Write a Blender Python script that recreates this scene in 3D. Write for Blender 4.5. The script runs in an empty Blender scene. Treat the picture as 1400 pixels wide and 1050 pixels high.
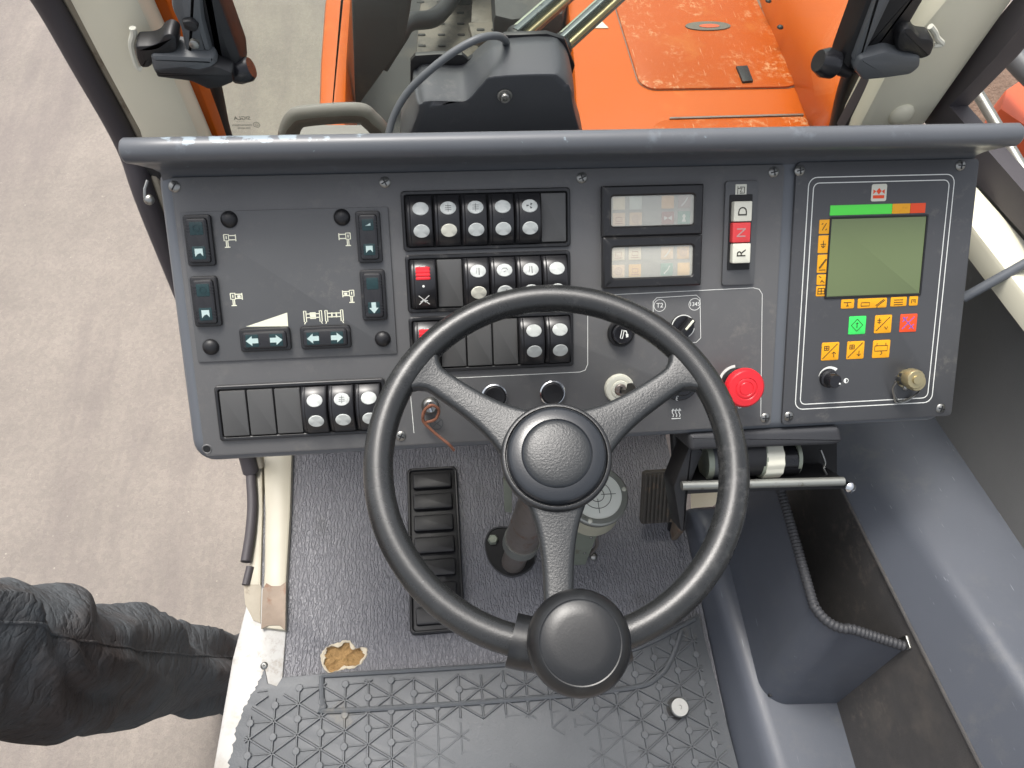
import bpy, math, random
from mathutils import Vector, Matrix, noise
random.seed(7)
C = bpy.context.scene.collection
SC = bpy.context.scene
PI = math.pi
rad = math.radians

# ------------------------------------------------------------------ camera
FOC = 1000.0
XD = Vector((10800, -525, 1000)).normalized()
YD = Vector((-178, -1752, 1000)); YD = (YD - XD * YD.dot(XD)).normalized()
ZD = XD.cross(YD)
if ZD.z < 0: ZD = -ZD
def w_of(v): return Vector((XD.dot(v), YD.dot(v), -ZD.dot(v)))
CAM = Vector((0, 0, 1.2))
R_ = w_of(Vector((1, 0, 0))); U_ = w_of(Vector((0, -1, 0))); F_ = w_of(Vector((0, 0, 1)))
cam = bpy.data.cameras.new('camera'); co = bpy.data.objects.new('camera', cam); C.objects.link(co)
B_ = -F_
co.matrix_world = Matrix(((R_.x, U_.x, B_.x, CAM.x), (R_.y, U_.y, B_.y, CAM.y), (R_.z, U_.z, B_.z, CAM.z), (0, 0, 0, 1)))
cam.sensor_width = 36; cam.lens = FOC / 1400 * 36; cam.clip_start = 0.01; cam.clip_end = 2000
SC.camera = co
# ------------------------------------------------------------------ light
wd = bpy.data.worlds.new('World'); SC.world = wd; wd.use_nodes = True
nt = wd.node_tree; bg = nt.nodes['Background']
sky = nt.nodes.new('ShaderNodeTexSky'); sky.sky_type = 'NISHITA'; sky.sun_disc = False
SUN_EL, SUN_AZ = 68, -30
sky.sun_elevation = rad(SUN_EL); sky.sun_rotation = rad(SUN_AZ); sky.air_density = 1.0; sky.dust_density = 6.0; sky.ozone_density = 1.0
hsv = nt.nodes.new('ShaderNodeHueSaturation'); hsv.inputs['Saturation'].default_value = .35     # overcast: grey veil over the blue
nt.links.new(sky.outputs[0], hsv.inputs['Color']); nt.links.new(hsv.outputs[0], bg.inputs[0]); bg.inputs[1].default_value = 0.15
sl = bpy.data.lights.new('sun', 'SUN'); sl.energy = 1.15; sl.angle = rad(16); sl.color = (1, .96, .9)
so = bpy.data.objects.new('sun', sl); C.objects.link(so)
az = rad(SUN_AZ)
sd = Vector((math.sin(az) * math.cos(rad(SUN_EL)), math.cos(az) * math.cos(rad(SUN_EL)), math.sin(rad(SUN_EL))))
so.rotation_euler = sd.to_track_quat('Z', 'Y').to_euler(); so.location = sd * 10
SC.view_settings.view_transform = 'Standard'; SC.view_settings.look = 'None'
SC.view_settings.gamma = 1; SC.view_settings.use_curve_mapping = False
SC.view_settings.exposure = 0.93
SC.cycles.use_denoising = True
SC.cycles.max_bounces = 8; SC.cycles.transparent_max_bounces = 12
SC.cycles.sample_clamp_indirect = 4

# ------------------------------------------------------------------ pixel to place
def ray(px, py): return w_of(Vector(((px - 700) / FOC, (py - 525) / FOC, 1)))
def dep(px, py, t): return CAM + ray(px, py) * t
def atz(px, py, z): r = ray(px, py); return CAM + r * ((z - CAM.z) / r.z)
def atx(px, py, x): r = ray(px, py); return CAM + r * ((x - CAM.x) / r.x)
def aty(px, py, y): r = ray(px, py); return CAM + r * ((y - CAM.y) / r.y)
PU = Vector((1, 0, 0)); PV = Vector((0, .736, .676)).normalized(); PN = PU.cross(PV)
PO = dep(700, 400, .75)
def pl(px, py, h=0.0):
    r = ray(px, py); o = PO + PN * h
    p = CAM + r * ((o - CAM).dot(PN) / r.dot(PN)); d = p - PO
    return (d.dot(PU), d.dot(PV))
PM = Matrix(((PU.x, PV.x, PN.x, PO.x), (PU.y, PV.y, PN.y, PO.y), (PU.z, PV.z, PN.z, PO.z), (0, 0, 0, 1)))

# ------------------------------------------------------------------ materials
def lin(c): return tuple(((v / 255) / 12.92 if v / 255 <= .04045 else ((v / 255 + .055) / 1.055) ** 2.4) for v in c)
MATS = {}
def M(name, rgb, rough=.5, metal=0, var=.12, vs=14, bump=0, bs=300, spec=.5, dirt=None, ds=9, dt=.62, bd=.001, coat=0, speck=None, st=.7, ss=240, scuff=None, sfs=45, sft=.5, scratch=None, sct=.70):
    """principled material: colour with mottling, optional stains (dirt) and specks, fine bump"""
    m = bpy.data.materials.new(name); m.use_nodes = True; n = m.node_tree.nodes; L = m.node_tree.links
    b = n['Principled BSDF']; c = lin(rgb) + (1,)
    tc = n.new('ShaderNodeTexCoord'); co_ = tc.outputs['Object']
    def noi(s, det=5, rgh=.6):
        t = n.new('ShaderNodeTexNoise'); t.inputs['Scale'].default_value = s; t.inputs['Detail'].default_value = det
        t.inputs['Roughness'].default_value = rgh; L.new(co_, t.inputs['Vector']); return t
    t = noi(vs); mx = n.new('ShaderNodeMixRGB'); mx.blend_type = 'MIX'
    mx.inputs[1].default_value = tuple(v * (1 - var) for v in c[:3]) + (1,); mx.inputs[2].default_value = tuple(min(1, v * (1 + var)) for v in c[:3]) + (1,)
    L.new(t.outputs[0], mx.inputs[0]); out = mx.outputs[0]
    def over(out, col, scale, th, soft=.06, det=8):
        t2 = noi(scale, det, .65); r = n.new('ShaderNodeValToRGB'); r.color_ramp.elements[0].position = th; r.color_ramp.elements[1].position = th + soft
        L.new(t2.outputs[0], r.inputs[0]); m2 = n.new('ShaderNodeMixRGB'); L.new(r.outputs[0], m2.inputs[0]); L.new(out, m2.inputs[1])
        m2.inputs[2].default_value = lin(col) + (1,); return m2.outputs[0]
    if dirt: out = over(out, dirt, ds, dt, .12)
    if scuff:
        t3 = noi(sfs, 9, .75); t4 = noi(sfs * .16, 3); r3 = n.new('ShaderNodeMapRange'); r3.inputs[1].default_value = sft; r3.inputs[2].default_value = sft + .14; L.new(t3.outputs[0], r3.inputs[0])
        r4 = n.new('ShaderNodeMapRange'); r4.inputs[1].default_value = .48; r4.inputs[2].default_value = .66; L.new(t4.outputs[0], r4.inputs[0])
        mm_ = n.new('ShaderNodeMath'); mm_.operation = 'MULTIPLY'; L.new(r3.outputs[0], mm_.inputs[0]); L.new(r4.outputs[0], mm_.inputs[1])
        m5 = n.new('ShaderNodeMixRGB'); L.new(mm_.outputs[0], m5.inputs[0]); L.new(out, m5.inputs[1]); m5.inputs[2].default_value = lin(scuff) + (1,); out = m5.outputs[0]
    if scratch:
        for rot in (35, -50):
            mp0 = n.new('ShaderNodeMapping'); mp0.inputs['Rotation'].default_value = (rad(20), rad(30), rad(rot)); mp0.inputs['Scale'].default_value = (1, .045, .3); L.new(co_, mp0.inputs[0])
            ts = n.new('ShaderNodeTexNoise'); ts.inputs['Scale'].default_value = 420; ts.inputs['Detail'].default_value = 2; L.new(mp0.outputs[0], ts.inputs['Vector'])
            rs = n.new('ShaderNodeMapRange'); rs.inputs[1].default_value = sct; rs.inputs[2].default_value = sct + .05; rs.inputs[4].default_value = .8; L.new(ts.outputs[0], rs.inputs[0])
            m6 = n.new('ShaderNodeMixRGB'); L.new(rs.outputs[0], m6.inputs[0]); L.new(out, m6.inputs[1]); m6.inputs[2].default_value = lin(scratch) + (1,); out = m6.outputs[0]
    if speck: out = over(out, speck, ss, st, .03, 2)
    L.new(out, b.inputs['Base Color'])
    rt = noi(vs * 3); mr = n.new('ShaderNodeMapRange'); mr.inputs[3].default_value = max(.03, rough - .08); mr.inputs[4].default_value = min(1, rough + .08)
    L.new(rt.outputs[0], mr.inputs[0]); L.new(mr.outputs[0], b.inputs['Roughness'])
    b.inputs['Metallic'].default_value = metal; b.inputs['Specular IOR Level'].default_value = spec
    if coat: b.inputs['Coat Weight'].default_value = coat; b.inputs['Coat Roughness'].default_value = .12
    if bump:
        bt = noi(bs, 3); bu = n.new('ShaderNodeBump'); bu.inputs['Strength'].default_value = bump; bu.inputs['Distance'].default_value = bd
        L.new(bt.outputs[0], bu.inputs['Height']); L.new(bu.outputs[0], b.inputs['Normal'])
    MATS[name] = m; return m
def wear_brow():
    m = MATS['brow']; n = m.node_tree.nodes; L = m.node_tree.links; b = n['Principled BSDF']; old = b.inputs['Base Color'].links[0].from_socket
    tc = n.new('ShaderNodeTexCoord'); sp = n.new('ShaderNodeSeparateXYZ'); L.new(tc.outputs['Object'], sp.inputs[0])
    def mr(sock, a, c, lo, hi):
        r = n.new('ShaderNodeMapRange'); r.interpolation_type = 'SMOOTHSTEP'
        for i, v in zip((1, 2, 3, 4), (a, c, lo, hi)): r.inputs[i].default_value = v
        L.new(sock, r.inputs[0]); return r.outputs[0]
    def mul(a, c):
        x = n.new('ShaderNodeMath'); x.operation = 'MULTIPLY'; L.new(a, x.inputs[0]); L.new(c, x.inputs[1]); return x.outputs[0]
    zone = mul(mul(mr(sp.outputs[0], -.34, -.28, 0, 1), mr(sp.outputs[0], -.05, -.20, 0, 1)), mr(sp.outputs[1], LIP_C - LIP_R * .1, LIP_C + LIP_R * .7, 0, 1))
    t = n.new('ShaderNodeTexNoise'); t.inputs['Scale'].default_value = 75; t.inputs['Detail'].default_value = 6; L.new(tc.outputs['Object'], t.inputs['Vector'])
    ad = n.new('ShaderNodeMath'); ad.operation = 'MULTIPLY_ADD'; ad.inputs[1].default_value = .24; L.new(zone, ad.inputs[0]); L.new(t.outputs[0], ad.inputs[2])
    f = mr(ad.outputs[0], .70, .76, 0, 1); mx = n.new('ShaderNodeMixRGB'); L.new(f, mx.inputs[0]); L.new(old, mx.inputs[1]); mx.inputs[2].default_value = lin((134, 146, 153)) + (1,)
    L.new(mx.outputs[0], b.inputs['Base Color'])
def glass_mat(name, tint, refl_rough=.02, haze=.03):
    m = bpy.data.materials.new(name); m.use_nodes = True; n = m.node_tree.nodes; L = m.node_tree.links
    n.remove(n['Principled BSDF']); out = n['Material Output']
    tr = n.new('ShaderNodeBsdfTransparent'); tr.inputs[0].default_value = tint + (1,)
    gl = n.new('ShaderNodeBsdfGlossy'); gl.inputs['Roughness'].default_value = refl_rough
    lw = n.new('ShaderNodeLayerWeight'); lw.inputs[0].default_value = .5
    pw = n.new('ShaderNodeMath'); pw.operation = 'POWER'; pw.inputs[1].default_value = 5; L.new(lw.outputs['Facing'], pw.inputs[0])
    fr = n.new('ShaderNodeMath'); fr.operation = 'MULTIPLY_ADD'; fr.inputs[1].default_value = .95; fr.inputs[2].default_value = .04; L.new(pw.outputs[0], fr.inputs[0])
    mx = n.new('ShaderNodeMixShader'); L.new(fr.outputs[0], mx.inputs[0]); L.new(tr.outputs[0], mx.inputs[1]); L.new(gl.outputs[0], mx.inputs[2])
    di = n.new('ShaderNodeBsdfDiffuse'); di.inputs[0].default_value = (.8, .8, .72, 1)      # pale diffuse haze, painted in for reflections washing over the glass
    m2 = n.new('ShaderNodeMixShader'); m2.inputs[0].default_value = haze
    L.new(mx.outputs[0], m2.inputs[1]); L.new(di.outputs[0], m2.inputs[2]); L.new(m2.outputs[0], out.inputs[0])
    MATS[name] = m; return m

M('housing', (92, 96, 101), .4, var=.08, bump=.12, bs=900, bd=.0006, speck=(150, 165, 180), st=.77, ss=70)
M('brow', (84, 87, 91), .34, var=.08, bump=.10, bs=900, bd=.0006, dirt=(104, 110, 116), ds=26, dt=.64, speck=(160, 172, 180), st=.80, ss=120)
M('plate', (90, 90, 90), .46, scuff=(104, 102, 99), sfs=70, sft=.5, var=.14, bump=.25, bs=1100, bd=.0006, dirt=(100, 100, 99), ds=16, dt=.6)
M('plate_dark', (80, 81, 82), .46, scuff=(96, 95, 93), sfs=80, sft=.52, var=.12, bump=.2, bs=1100, bd=.0005, dirt=(92, 92, 92), ds=22, dt=.62)
M('membrane', (68, 69, 71), .4, scuff=(100, 98, 94), sfs=70, sft=.54, var=.1, bump=.1, bs=1500, bd=.0004, dirt=(84, 84, 84), ds=18, dt=.64)
M('bezel', (31, 31, 32), .34, var=.1, dirt=(74, 72, 69), ds=60, dt=.6)
M('rocker', (35, 35, 37), .3, var=.12, dirt=(70, 70, 72), ds=40, dt=.68)
M('rocker_blank', (74, 74, 73), .46, var=.1, bump=.2, bs=1200, bd=.0005)
M('black', (22, 22, 24), .45, var=.2)
M('black_gloss', (26, 26, 29), .25, var=.15)
M('black_deep', (8, 8, 9), .6, var=.1)
M('dot', (186, 190, 186), .35, var=.05)
M('dot_print', (70, 72, 72), .6)
M('print', (226, 228, 222), .6, var=.03)
M('print_cream', (228, 228, 205), .6, var=.03)
M('print_dark', (40, 36, 25), .6, var=.05)
M('print_blue', (88, 96, 190), .6, var=.05)
M('teal', (24, 50, 52), .25, var=.15)
M('arrow', (176, 196, 192), .4, var=.05)
M('red_plastic', (214, 36, 46), .32, var=.06)
M('red_key', (205, 60, 62), .4, var=.08)
M('orange_print', (226, 74, 26), .5, var=.04)
M('green_print', (84, 222, 76), .45, var=.04)
M('green_key', (60, 216, 96), .4, var=.05)
M('yellow', (226, 158, 10), .45, var=.05, dirt=(205, 138, 12), ds=80, dt=.6)
M('lcd', (104, 117, 80), .3, var=.02, vs=3)
M('ivory', (208, 207, 192), .4, var=.05)
M('wiper_metal', (112, 118, 118), .22, metal=1, var=.2, vs=30, dirt=(60, 62, 58), ds=30, dt=.55)
M('chrome', (200, 202, 204), .18, metal=1, var=.06)
M('steel', (150, 150, 146), .36, metal=1, var=.2, dirt=(90, 80, 66), ds=90, dt=.62)
M('steel_rod', (150, 152, 146), .42, metal=.7, var=.18, dirt=(98, 92, 80), ds=60, dt=.6)
M('brass', (176, 164, 128), .38, metal=.75, var=.2, dirt=(110, 100, 78), ds=200, dt=.6)
M('wheel', (36, 37, 38), .3, var=.12, bump=.35, bs=900, bd=.0008, spec=.55)
M('wheel_rim', (36, 37, 37), .27, var=.15, bump=.25, bs=1200, bd=.0006, spec=.55, dirt=(46, 47, 47), ds=14, dt=.55, scuff=(66, 66, 65), sfs=60, sft=.52)
M('wheel_grain', (42, 44, 45), .34, var=.1, bump=.45, bs=520, bd=.0008)
M('hub_cap', (36, 39, 43), .24, var=.12, bump=.12, bs=700, bd=.0006)
M('knob', (24, 25, 26), .34, var=.2, bump=.1, bs=500, bd=.0006, dirt=(40, 41, 41), ds=26, dt=.55)
M('rubber', (52, 53, 56), .6, var=.12, bump=.3, bs=500, bd=.0008)
M('seal', (66, 62, 65), .6, var=.12)
M('mat', (80, 83, 86), .5, var=.16, vs=18, bump=.4, bs=320, bd=.001, dirt=(112, 108, 99), ds=13, dt=.62, speck=(214, 210, 200), st=.8, ss=160)
M('console', (80, 84, 92), .36, var=.10, vs=9, bump=.22, bs=800, bd=.0008, scuff=(92, 94, 97), sfs=34, sft=.48, scratch=(128, 132, 138), sct=.735)
M('liner', (70, 68, 67), .85, var=.2, vs=40, bump=.6, bs=700, bd=.0012, dirt=(84, 80, 76), ds=8, dt=.55, scuff=(98, 92, 86), sfs=60, sft=.5)
M('wall_trim', (112, 112, 110), .75, var=.12, bump=.5, bs=900, bd=.001, speck=(128, 127, 123), st=.8, ss=70, scuff=(114, 113, 110), sfs=40)
M('cream', (222, 218, 196), .4, var=.05, vs=10, dirt=(198, 188, 150), ds=8, dt=.66, speck=(70, 60, 50), st=.82, ss=70)
M('cream_sill', (172, 166, 148), .42, var=.05, dirt=(184, 168, 130), ds=14, dt=.66, speck=(110, 80, 60), st=.79, ss=60)
M('white_sill', (166, 165, 162), .38, var=.06, speck=(110, 100, 90), st=.79, ss=50, dirt=(148, 143, 133), ds=10, dt=.52, scuff=(132, 126, 116), sfs=50, sft=.5)
M('bare_metal', (122, 108, 94), .55, metal=.25, var=.25, vs=60, dirt=(112, 84, 66), ds=40, dt=.54)
M('worn_primer', (150, 142, 126), .6, var=.2, vs=50, dirt=(110, 96, 80), ds=40, dt=.56)
M('orange', (182, 82, 0), .38, var=.06, vs=5, spec=.32, scuff=(186, 96, 24), sfs=26, sft=.5)
M('orange_worn', (172, 76, 3), .42, var=.08, vs=6, spec=.3, dirt=(176, 92, 30), ds=7, dt=.56, scuff=(200, 158, 118), sfs=70, sft=.50, scratch=(206, 170, 136), sct=.715)
M('orange_dull', (196, 86, 48), .5, var=.1)
M('deck_dark', (42, 43, 44), .6, var=.3, vs=6, dirt=(66, 63, 58), ds=5, dt=.52)
M('step', (98, 92, 83), .6, var=.18, vs=12, dirt=(66, 63, 58), ds=9, dt=.48)
M('hose', (40, 40, 42), .5)
M('grip_grey', (124, 119, 116), .5, var=.06)
M('grip_dark', (88, 74, 70), .5, var=.08)
M('cover', (84, 87, 89), .5, var=.08, bump=.15, bs=500, bd=.0006)
M('cover_dark', (62, 64, 67), .46, var=.08, bump=.15, bs=500, bd=.0006, scuff=(82, 82, 82), sfs=40, sft=.52)
M('worn_dark', (92, 85, 80), .95, var=.25, vs=30)
M('foam', (150, 120, 78), .95, var=.35, vs=40, bump=1, bs=130, bd=.006, dirt=(120, 96, 54), ds=50, dt=.56)
M('torn_back', (190, 180, 160), .85, var=.15, vs=60, bump=.5, bs=200, bd=.002)
M('leather', (122, 78, 58), .7, var=.2, vs=60)
M('trouser', (76, 80, 83), .85, var=.12, vs=10, dirt=(66, 60, 58), ds=2.6, dt=.46, scuff=(92, 90, 88), sfs=30, sft=.52)
M('trouser_dark', (48, 44, 46), .9, var=.15, vs=10, bump=.35, bs=1400, bd=.0008, dirt=(66, 56, 54), ds=4, dt=.5)
M('jacket', (92, 48, 44), .85, var=.2, bump=.3, bs=900, bd=.001)
M('skin', (190, 140, 118), .6)
M('shoe', (40, 34, 30), .6)
M('dial', (244, 246, 236), .25, var=.04)
M('galv', (142, 148, 134), .5, metal=.4, var=.12, vs=30, dirt=(112, 96, 70), ds=26, dt=.6)
M('galv_pale', (176, 174, 154), .45, metal=.15, var=.1, vs=30, dirt=(150, 140, 116), ds=26, dt=.6)
M('rusty_shaft', (132, 124, 118), .36, metal=.55, var=.25, vs=40, dirt=(120, 82, 56), ds=30, dt=.56)
M('pedal', (72, 68, 62), .7, var=.25, vs=60, dirt=(98, 84, 68), ds=70, dt=.55)
M('paint_scratch', (200, 206, 210), .6)
for k, c_ in dict(t_cream=(236, 224, 200), t_blue=(216, 220, 212), t_orange=(228, 194, 156), t_peach=(230, 206, 180), t_mauve=(184, 168, 164), t_maroon=(176, 138, 134), t_teal=(128, 166, 154), t_amber=(234, 198, 144), t_bg=(176, 175, 170)).items():
    M(k, c_, .4, var=.06)  # lamp tiles and backing paled, whitish reflection put into their colours
glass_mat('glass', (.93, .96, .92)); glass_mat('clear_lens', (.97, .97, .96), .25, .22)  # lens gets the stronger painted haze, a milky reflection

def vinyl():
    m = M('vinyl', (114, 114, 118), .44, var=.08, dirt=(96, 96, 97), ds=6, dt=.58, speck=(60, 62, 66), st=.82, ss=60)
    n = m.node_tree.nodes; L = m.node_tree.links; b = n['Principled BSDF']
    tc = n.new('ShaderNodeTexCoord'); mp = n.new('ShaderNodeMapping'); mp.inputs['Scale'].default_value = (1, .4, 1)
    L.new(tc.outputs['Object'], mp.inputs[0])
    wv = n.new('ShaderNodeTexWave'); wv.bands_direction = 'X'; wv.inputs['Scale'].default_value = 52; wv.inputs['Distortion'].default_value = 8
    wv.inputs['Detail'].default_value = 2; wv.inputs['Detail Scale'].default_value = 4.2; L.new(mp.outputs[0], wv.inputs['Vector'])
    bu = n.new('ShaderNodeBump'); bu.inputs['Strength'].default_value = .75; bu.inputs['Distance'].default_value = .0022
    L.new(wv.outputs[1], bu.inputs['Height']); L.new(bu.outputs[0], b.inputs['Normal'])
vinyl()
def cloth():
    m = MATS['trouser']; n = m.node_tree.nodes; L = m.node_tree.links; b = n['Principled BSDF']; tc = n.new('ShaderNodeTexCoord')
    def layer(scale, mscale, rot, dist, prev, ridged):
        mp = n.new('ShaderNodeMapping'); mp.inputs['Scale'].default_value = mscale; mp.inputs['Rotation'].default_value = rot; L.new(tc.outputs['Object'], mp.inputs[0])
        t = n.new('ShaderNodeTexNoise'); t.inputs['Scale'].default_value = scale; t.inputs['Detail'].default_value = 4; L.new(mp.outputs[0], t.inputs['Vector']); o = t.outputs[0]
        if ridged:
            a = n.new('ShaderNodeMath'); a.operation = 'SUBTRACT'; a.inputs[1].default_value = .5; L.new(o, a.inputs[0]); c = n.new('ShaderNodeMath'); c.operation = 'ABSOLUTE'; L.new(a.outputs[0], c.inputs[0])
            d = n.new('ShaderNodeMath'); d.operation = 'POWER'; d.inputs[1].default_value = .5; L.new(c.outputs[0], d.inputs[0]); o = d.outputs[0]
        bu = n.new('ShaderNodeBump'); bu.inputs['Strength'].default_value = .8; bu.inputs['Distance'].default_value = dist; L.new(o, bu.inputs['Height'])
        if prev: L.new(prev, bu.inputs['Normal'])
        return bu.outputs[0]
    x = layer(900, (1, 1, 1), (0, 0, 0), .0008, None, False)
    x = layer(9, (1, 1, 2.4), (.5, .3, 0), .011, x, True); x = layer(16, (1, 1, 2.0), (-.6, .4, .5), .008, x, True)
    L.new(x, b.inputs['Normal'])
cloth()
def asphalt():
    m = bpy.data.materials.new('asphalt'); m.use_nodes = True; n = m.node_tree.nodes; L = m.node_tree.links; b = n['Principled BSDF']
    tc = n.new('ShaderNodeTexCoord'); co_ = tc.outputs['Object']
    def noi(s, d=6, r=.6, vec=co_):
        t = n.new('ShaderNodeTexNoise'); t.inputs['Scale'].default_value = s; t.inputs['Detail'].default_value = d; t.inputs['Roughness'].default_value = r; L.new(vec, t.inputs['Vector']); return t.outputs[0]
    def ramp(v, a, b_, ca, cb):
        r = n.new('ShaderNodeValToRGB'); e = r.color_ramp.elements; e[0].position = a; e[1].position = b_; e[0].color = ca; e[1].color = cb; L.new(v, r.inputs[0]); return r.outputs[0]
    def mix(f, a, b_, mode='MIX'):
        x = n.new('ShaderNodeMixRGB'); x.blend_type = mode
        if isinstance(f, float): x.inputs[0].default_value = f
        else: L.new(f, x.inputs[0])
        L.new(a, x.inputs[1]); L.new(b_, x.inputs[2]); return x.outputs[0]
    base = ramp(noi(2.2), .3, .7, lin((126, 119, 112)) + (1,), lin((140, 132, 124)) + (1,))
    vc = n.new('ShaderNodeTexVoronoi'); vc.inputs['Scale'].default_value = 95; L.new(co_, vc.inputs['Vector']); bwn = n.new('ShaderNodeRGBToBW'); L.new(vc.outputs['Color'], bwn.inputs[0])
    grit = ramp(bwn.outputs[0], .2, .85, (.92, .92, .92, 1), (1.07, 1.07, 1.06, 1)); pat = ramp(noi(5, 9, .62), .3, .7, (.93, .93, .935, 1), (1.05, 1.05, 1.045, 1))
    fine = ramp(noi(260, 3, .8), .35, .65, (.90, .90, .90, 1), (1.09, 1.09, 1.09, 1))
    c = mix(.8, base, grit, 'MULTIPLY'); c = mix(1.0, c, pat, 'MULTIPLY'); c = mix(1.0, c, fine, 'MULTIPLY')
    vo = n.new('ShaderNodeTexVoronoi'); vo.inputs['Scale'].default_value = 60; L.new(co_, vo.inputs['Vector'])
    sp = ramp(vo.outputs[0], .1, .22, (1, 1, 1, 1), (0, 0, 0, 1)); pick = ramp(noi(23, 3), .60, .70, (0, 0, 0, 1), (1, 1, 1, 1))
    spk = mix(1.0, sp, pick, 'MULTIPLY'); lt = n.new('ShaderNodeRGB'); lt.outputs[0].default_value = lin((164, 157, 147)) + (1,)
    c = mix(spk, c, lt.outputs[0])
    mp = n.new('ShaderNodeMapping'); mp.inputs['Scale'].default_value = (2.2, .35, 1); mp.inputs['Rotation'].default_value = (0, 0, rad(62)); L.new(co_, mp.inputs[0])
    trk = ramp(noi(1.5, 7, .68, mp.outputs[0]), .48, .62, (0, 0, 0, 1), (.42, .42, .42, 1)); dk = n.new('ShaderNodeRGB'); dk.outputs[0].default_value = lin((108, 100, 98)) + (1,)
    c = mix(trk, c, dk.outputs[0])
    L.new(c, b.inputs['Base Color']); b.inputs['Roughness'].default_value = .9
    bu = n.new('ShaderNodeBump'); bu.inputs['Strength'].default_value = .5; bu.inputs['Distance'].default_value = .006; L.new(noi(120, 4, .7), bu.inputs['Height']); L.new(bu.outputs[0], b.inputs['Normal'])
    MATS['asphalt'] = m
asphalt()

# ------------------------------------------------------------------ geometry helpers: geo = (verts, faces)
def join(gs):
    V, Fc = [], []
    for v, f in gs:
        k = len(V); V += [Vector(p) for p in v]; Fc += [tuple(i + k for i in q) for q in f]
    return V, Fc
def xf(g, m): return [m @ Vector(p) for p in g[0]], g[1]
def mv(g, x, y, z=0, rz=0): return xf(g, Matrix.Translation((x, y, z)) @ Matrix.Rotation(rz, 4, 'Z'))
def obj(name, g, mat, parent=None, ang=38):
    me = bpy.data.meshes.new(name); me.from_pydata([tuple(p) for p in g[0]], [], g[1]); me.validate()
    me.polygons.foreach_set('use_smooth', [True] * len(me.polygons)); me.set_sharp_from_angle(angle=rad(ang))
    me.materials.append(MATS[mat]); o = bpy.data.objects.new(name, me); C.objects.link(o)
    if parent: o.parent = parent
    return o
def tag(o, label, cat, group=None, kind=None):
    o['label'] = label
    if cat: o['category'] = cat; o['kind'] = 'thing'
    if group: o['group'] = group
    if kind: o['kind'] = kind
    return o
def struct(name, g, mat, label, ang=38):
    o = obj(name, g, mat, None, ang); o['kind'] = 'structure'; o['label'] = label; return o
def thing(name, label, cat, m=None, group=None):
    o = bpy.data.objects.new(name, None); C.objects.link(o); o.empty_display_size = .05
    if m is not None: o.matrix_world = m
    return tag(o, label, cat, group)
def copy_of(o, parent, loc):
    c = o.copy(); C.objects.link(c); c.parent = parent; c.location = loc; return c
def rring(w, h, r, n=5):
    r = min(r, w / 2 - 1e-5, h / 2 - 1e-5); pts = []
    for cx, cy, a0 in ((w / 2 - r, h / 2 - r, 0), (-w / 2 + r, h / 2 - r, 90), (-w / 2 + r, -h / 2 + r, 180), (w / 2 - r, -h / 2 + r, 270)):
        for k in range(n + 1):
            a = rad(a0 + 90 * k / n); pts.append((cx + r * math.cos(a), cy + r * math.sin(a)))
    return pts
def loft(rings, cap0=True, cap1=True, closed=True):
    V = []; Fc = []; n = len(rings[0])
    for r in rings: V += [Vector(p) for p in r]
    m = n if closed else n - 1
    for i in range(len(rings) - 1):
        for j in range(m):
            a = i * n + j; b = i * n + (j + 1) % n; Fc.append((a, b, b + n, a + n))
    if cap0: Fc.append(tuple(reversed(range(n))))
    if cap1: Fc.append(tuple(range((len(rings) - 1) * n, len(rings) * n)))
    return V, Fc
def rbox(w, h, r, z0, z1, b=.0008, n=4):
    """rounded slab in xy with a rounded top edge"""
    R = []
    for ins, z in ((0, z0), (0, z1 - b), (b * .3, z1 - b * .3), (b, z1)):
        R.append([(x, y, z) for x, y in rring(w - 2 * ins, h - 2 * ins, max(r - ins, .0002), n)])
    return loft(R)
def frame(w, h, r, wi, hi, ri, z0, z1, zi, b=.0008):
    """ring-shaped bezel: outer rounded rect, opening wi x hi, inner lip down to zi"""
    def rg(w_, h_, r_, z): return [(x, y, z) for x, y in rring(w_, h_, r_, 5)]
    return loft([rg(w, h, r, z0), rg(w, h, r, z1 - b), rg(w - 2 * b, h - 2 * b, r, z1), rg(wi + 2 * b, hi + 2 * b, ri + b, z1), rg(wi, hi, ri, z1 - b), rg(wi, hi, ri, zi)], True, False)
def box(x0, x1, y0, y1, z0, z1, b=0):
    if b <= 0:
        v = [(x, y, z) for z in (z0, z1) for x, y in ((x0, y0), (x1, y0), (x1, y1), (x0, y1))]
        return v, [(3, 2, 1, 0), (4, 5, 6, 7), (0, 1, 5, 4), (1, 2, 6, 5), (2, 3, 7, 6), (3, 0, 4, 7)]
    R = []
    for ins, z in ((b, z0), (b * .3, z0 + b * .3), (0, z0 + b), (0, z1 - b), (b * .3, z1 - b * .3), (b, z1)):
        R.append([(x + (x0 + x1) / 2, y + (y0 + y1) / 2, z) for x, y in rring(x1 - x0 - 2 * ins, y1 - y0 - 2 * ins, max(b - ins, .0002) + .0002, 3)])
    return loft(R)
def lathe(prof, seg=32):
    R = [[(r * math.cos(2 * PI * k / seg), r * math.sin(2 * PI * k / seg), z) for k in range(seg)] for r, z in prof]
    return loft(R, True, True)
def dome(r, h, seg=24, z0=0):
    return lathe([(r, z0)] + [(r * math.cos(rad(a)), z0 + h * math.sin(rad(a))) for a in (10, 25, 40, 55, 70, 83, 88)], seg)
def area2(p): return sum(p[i][0] * p[(i + 1) % len(p)][1] - p[(i + 1) % len(p)][0] * p[i][1] for i in range(len(p)))
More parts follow.
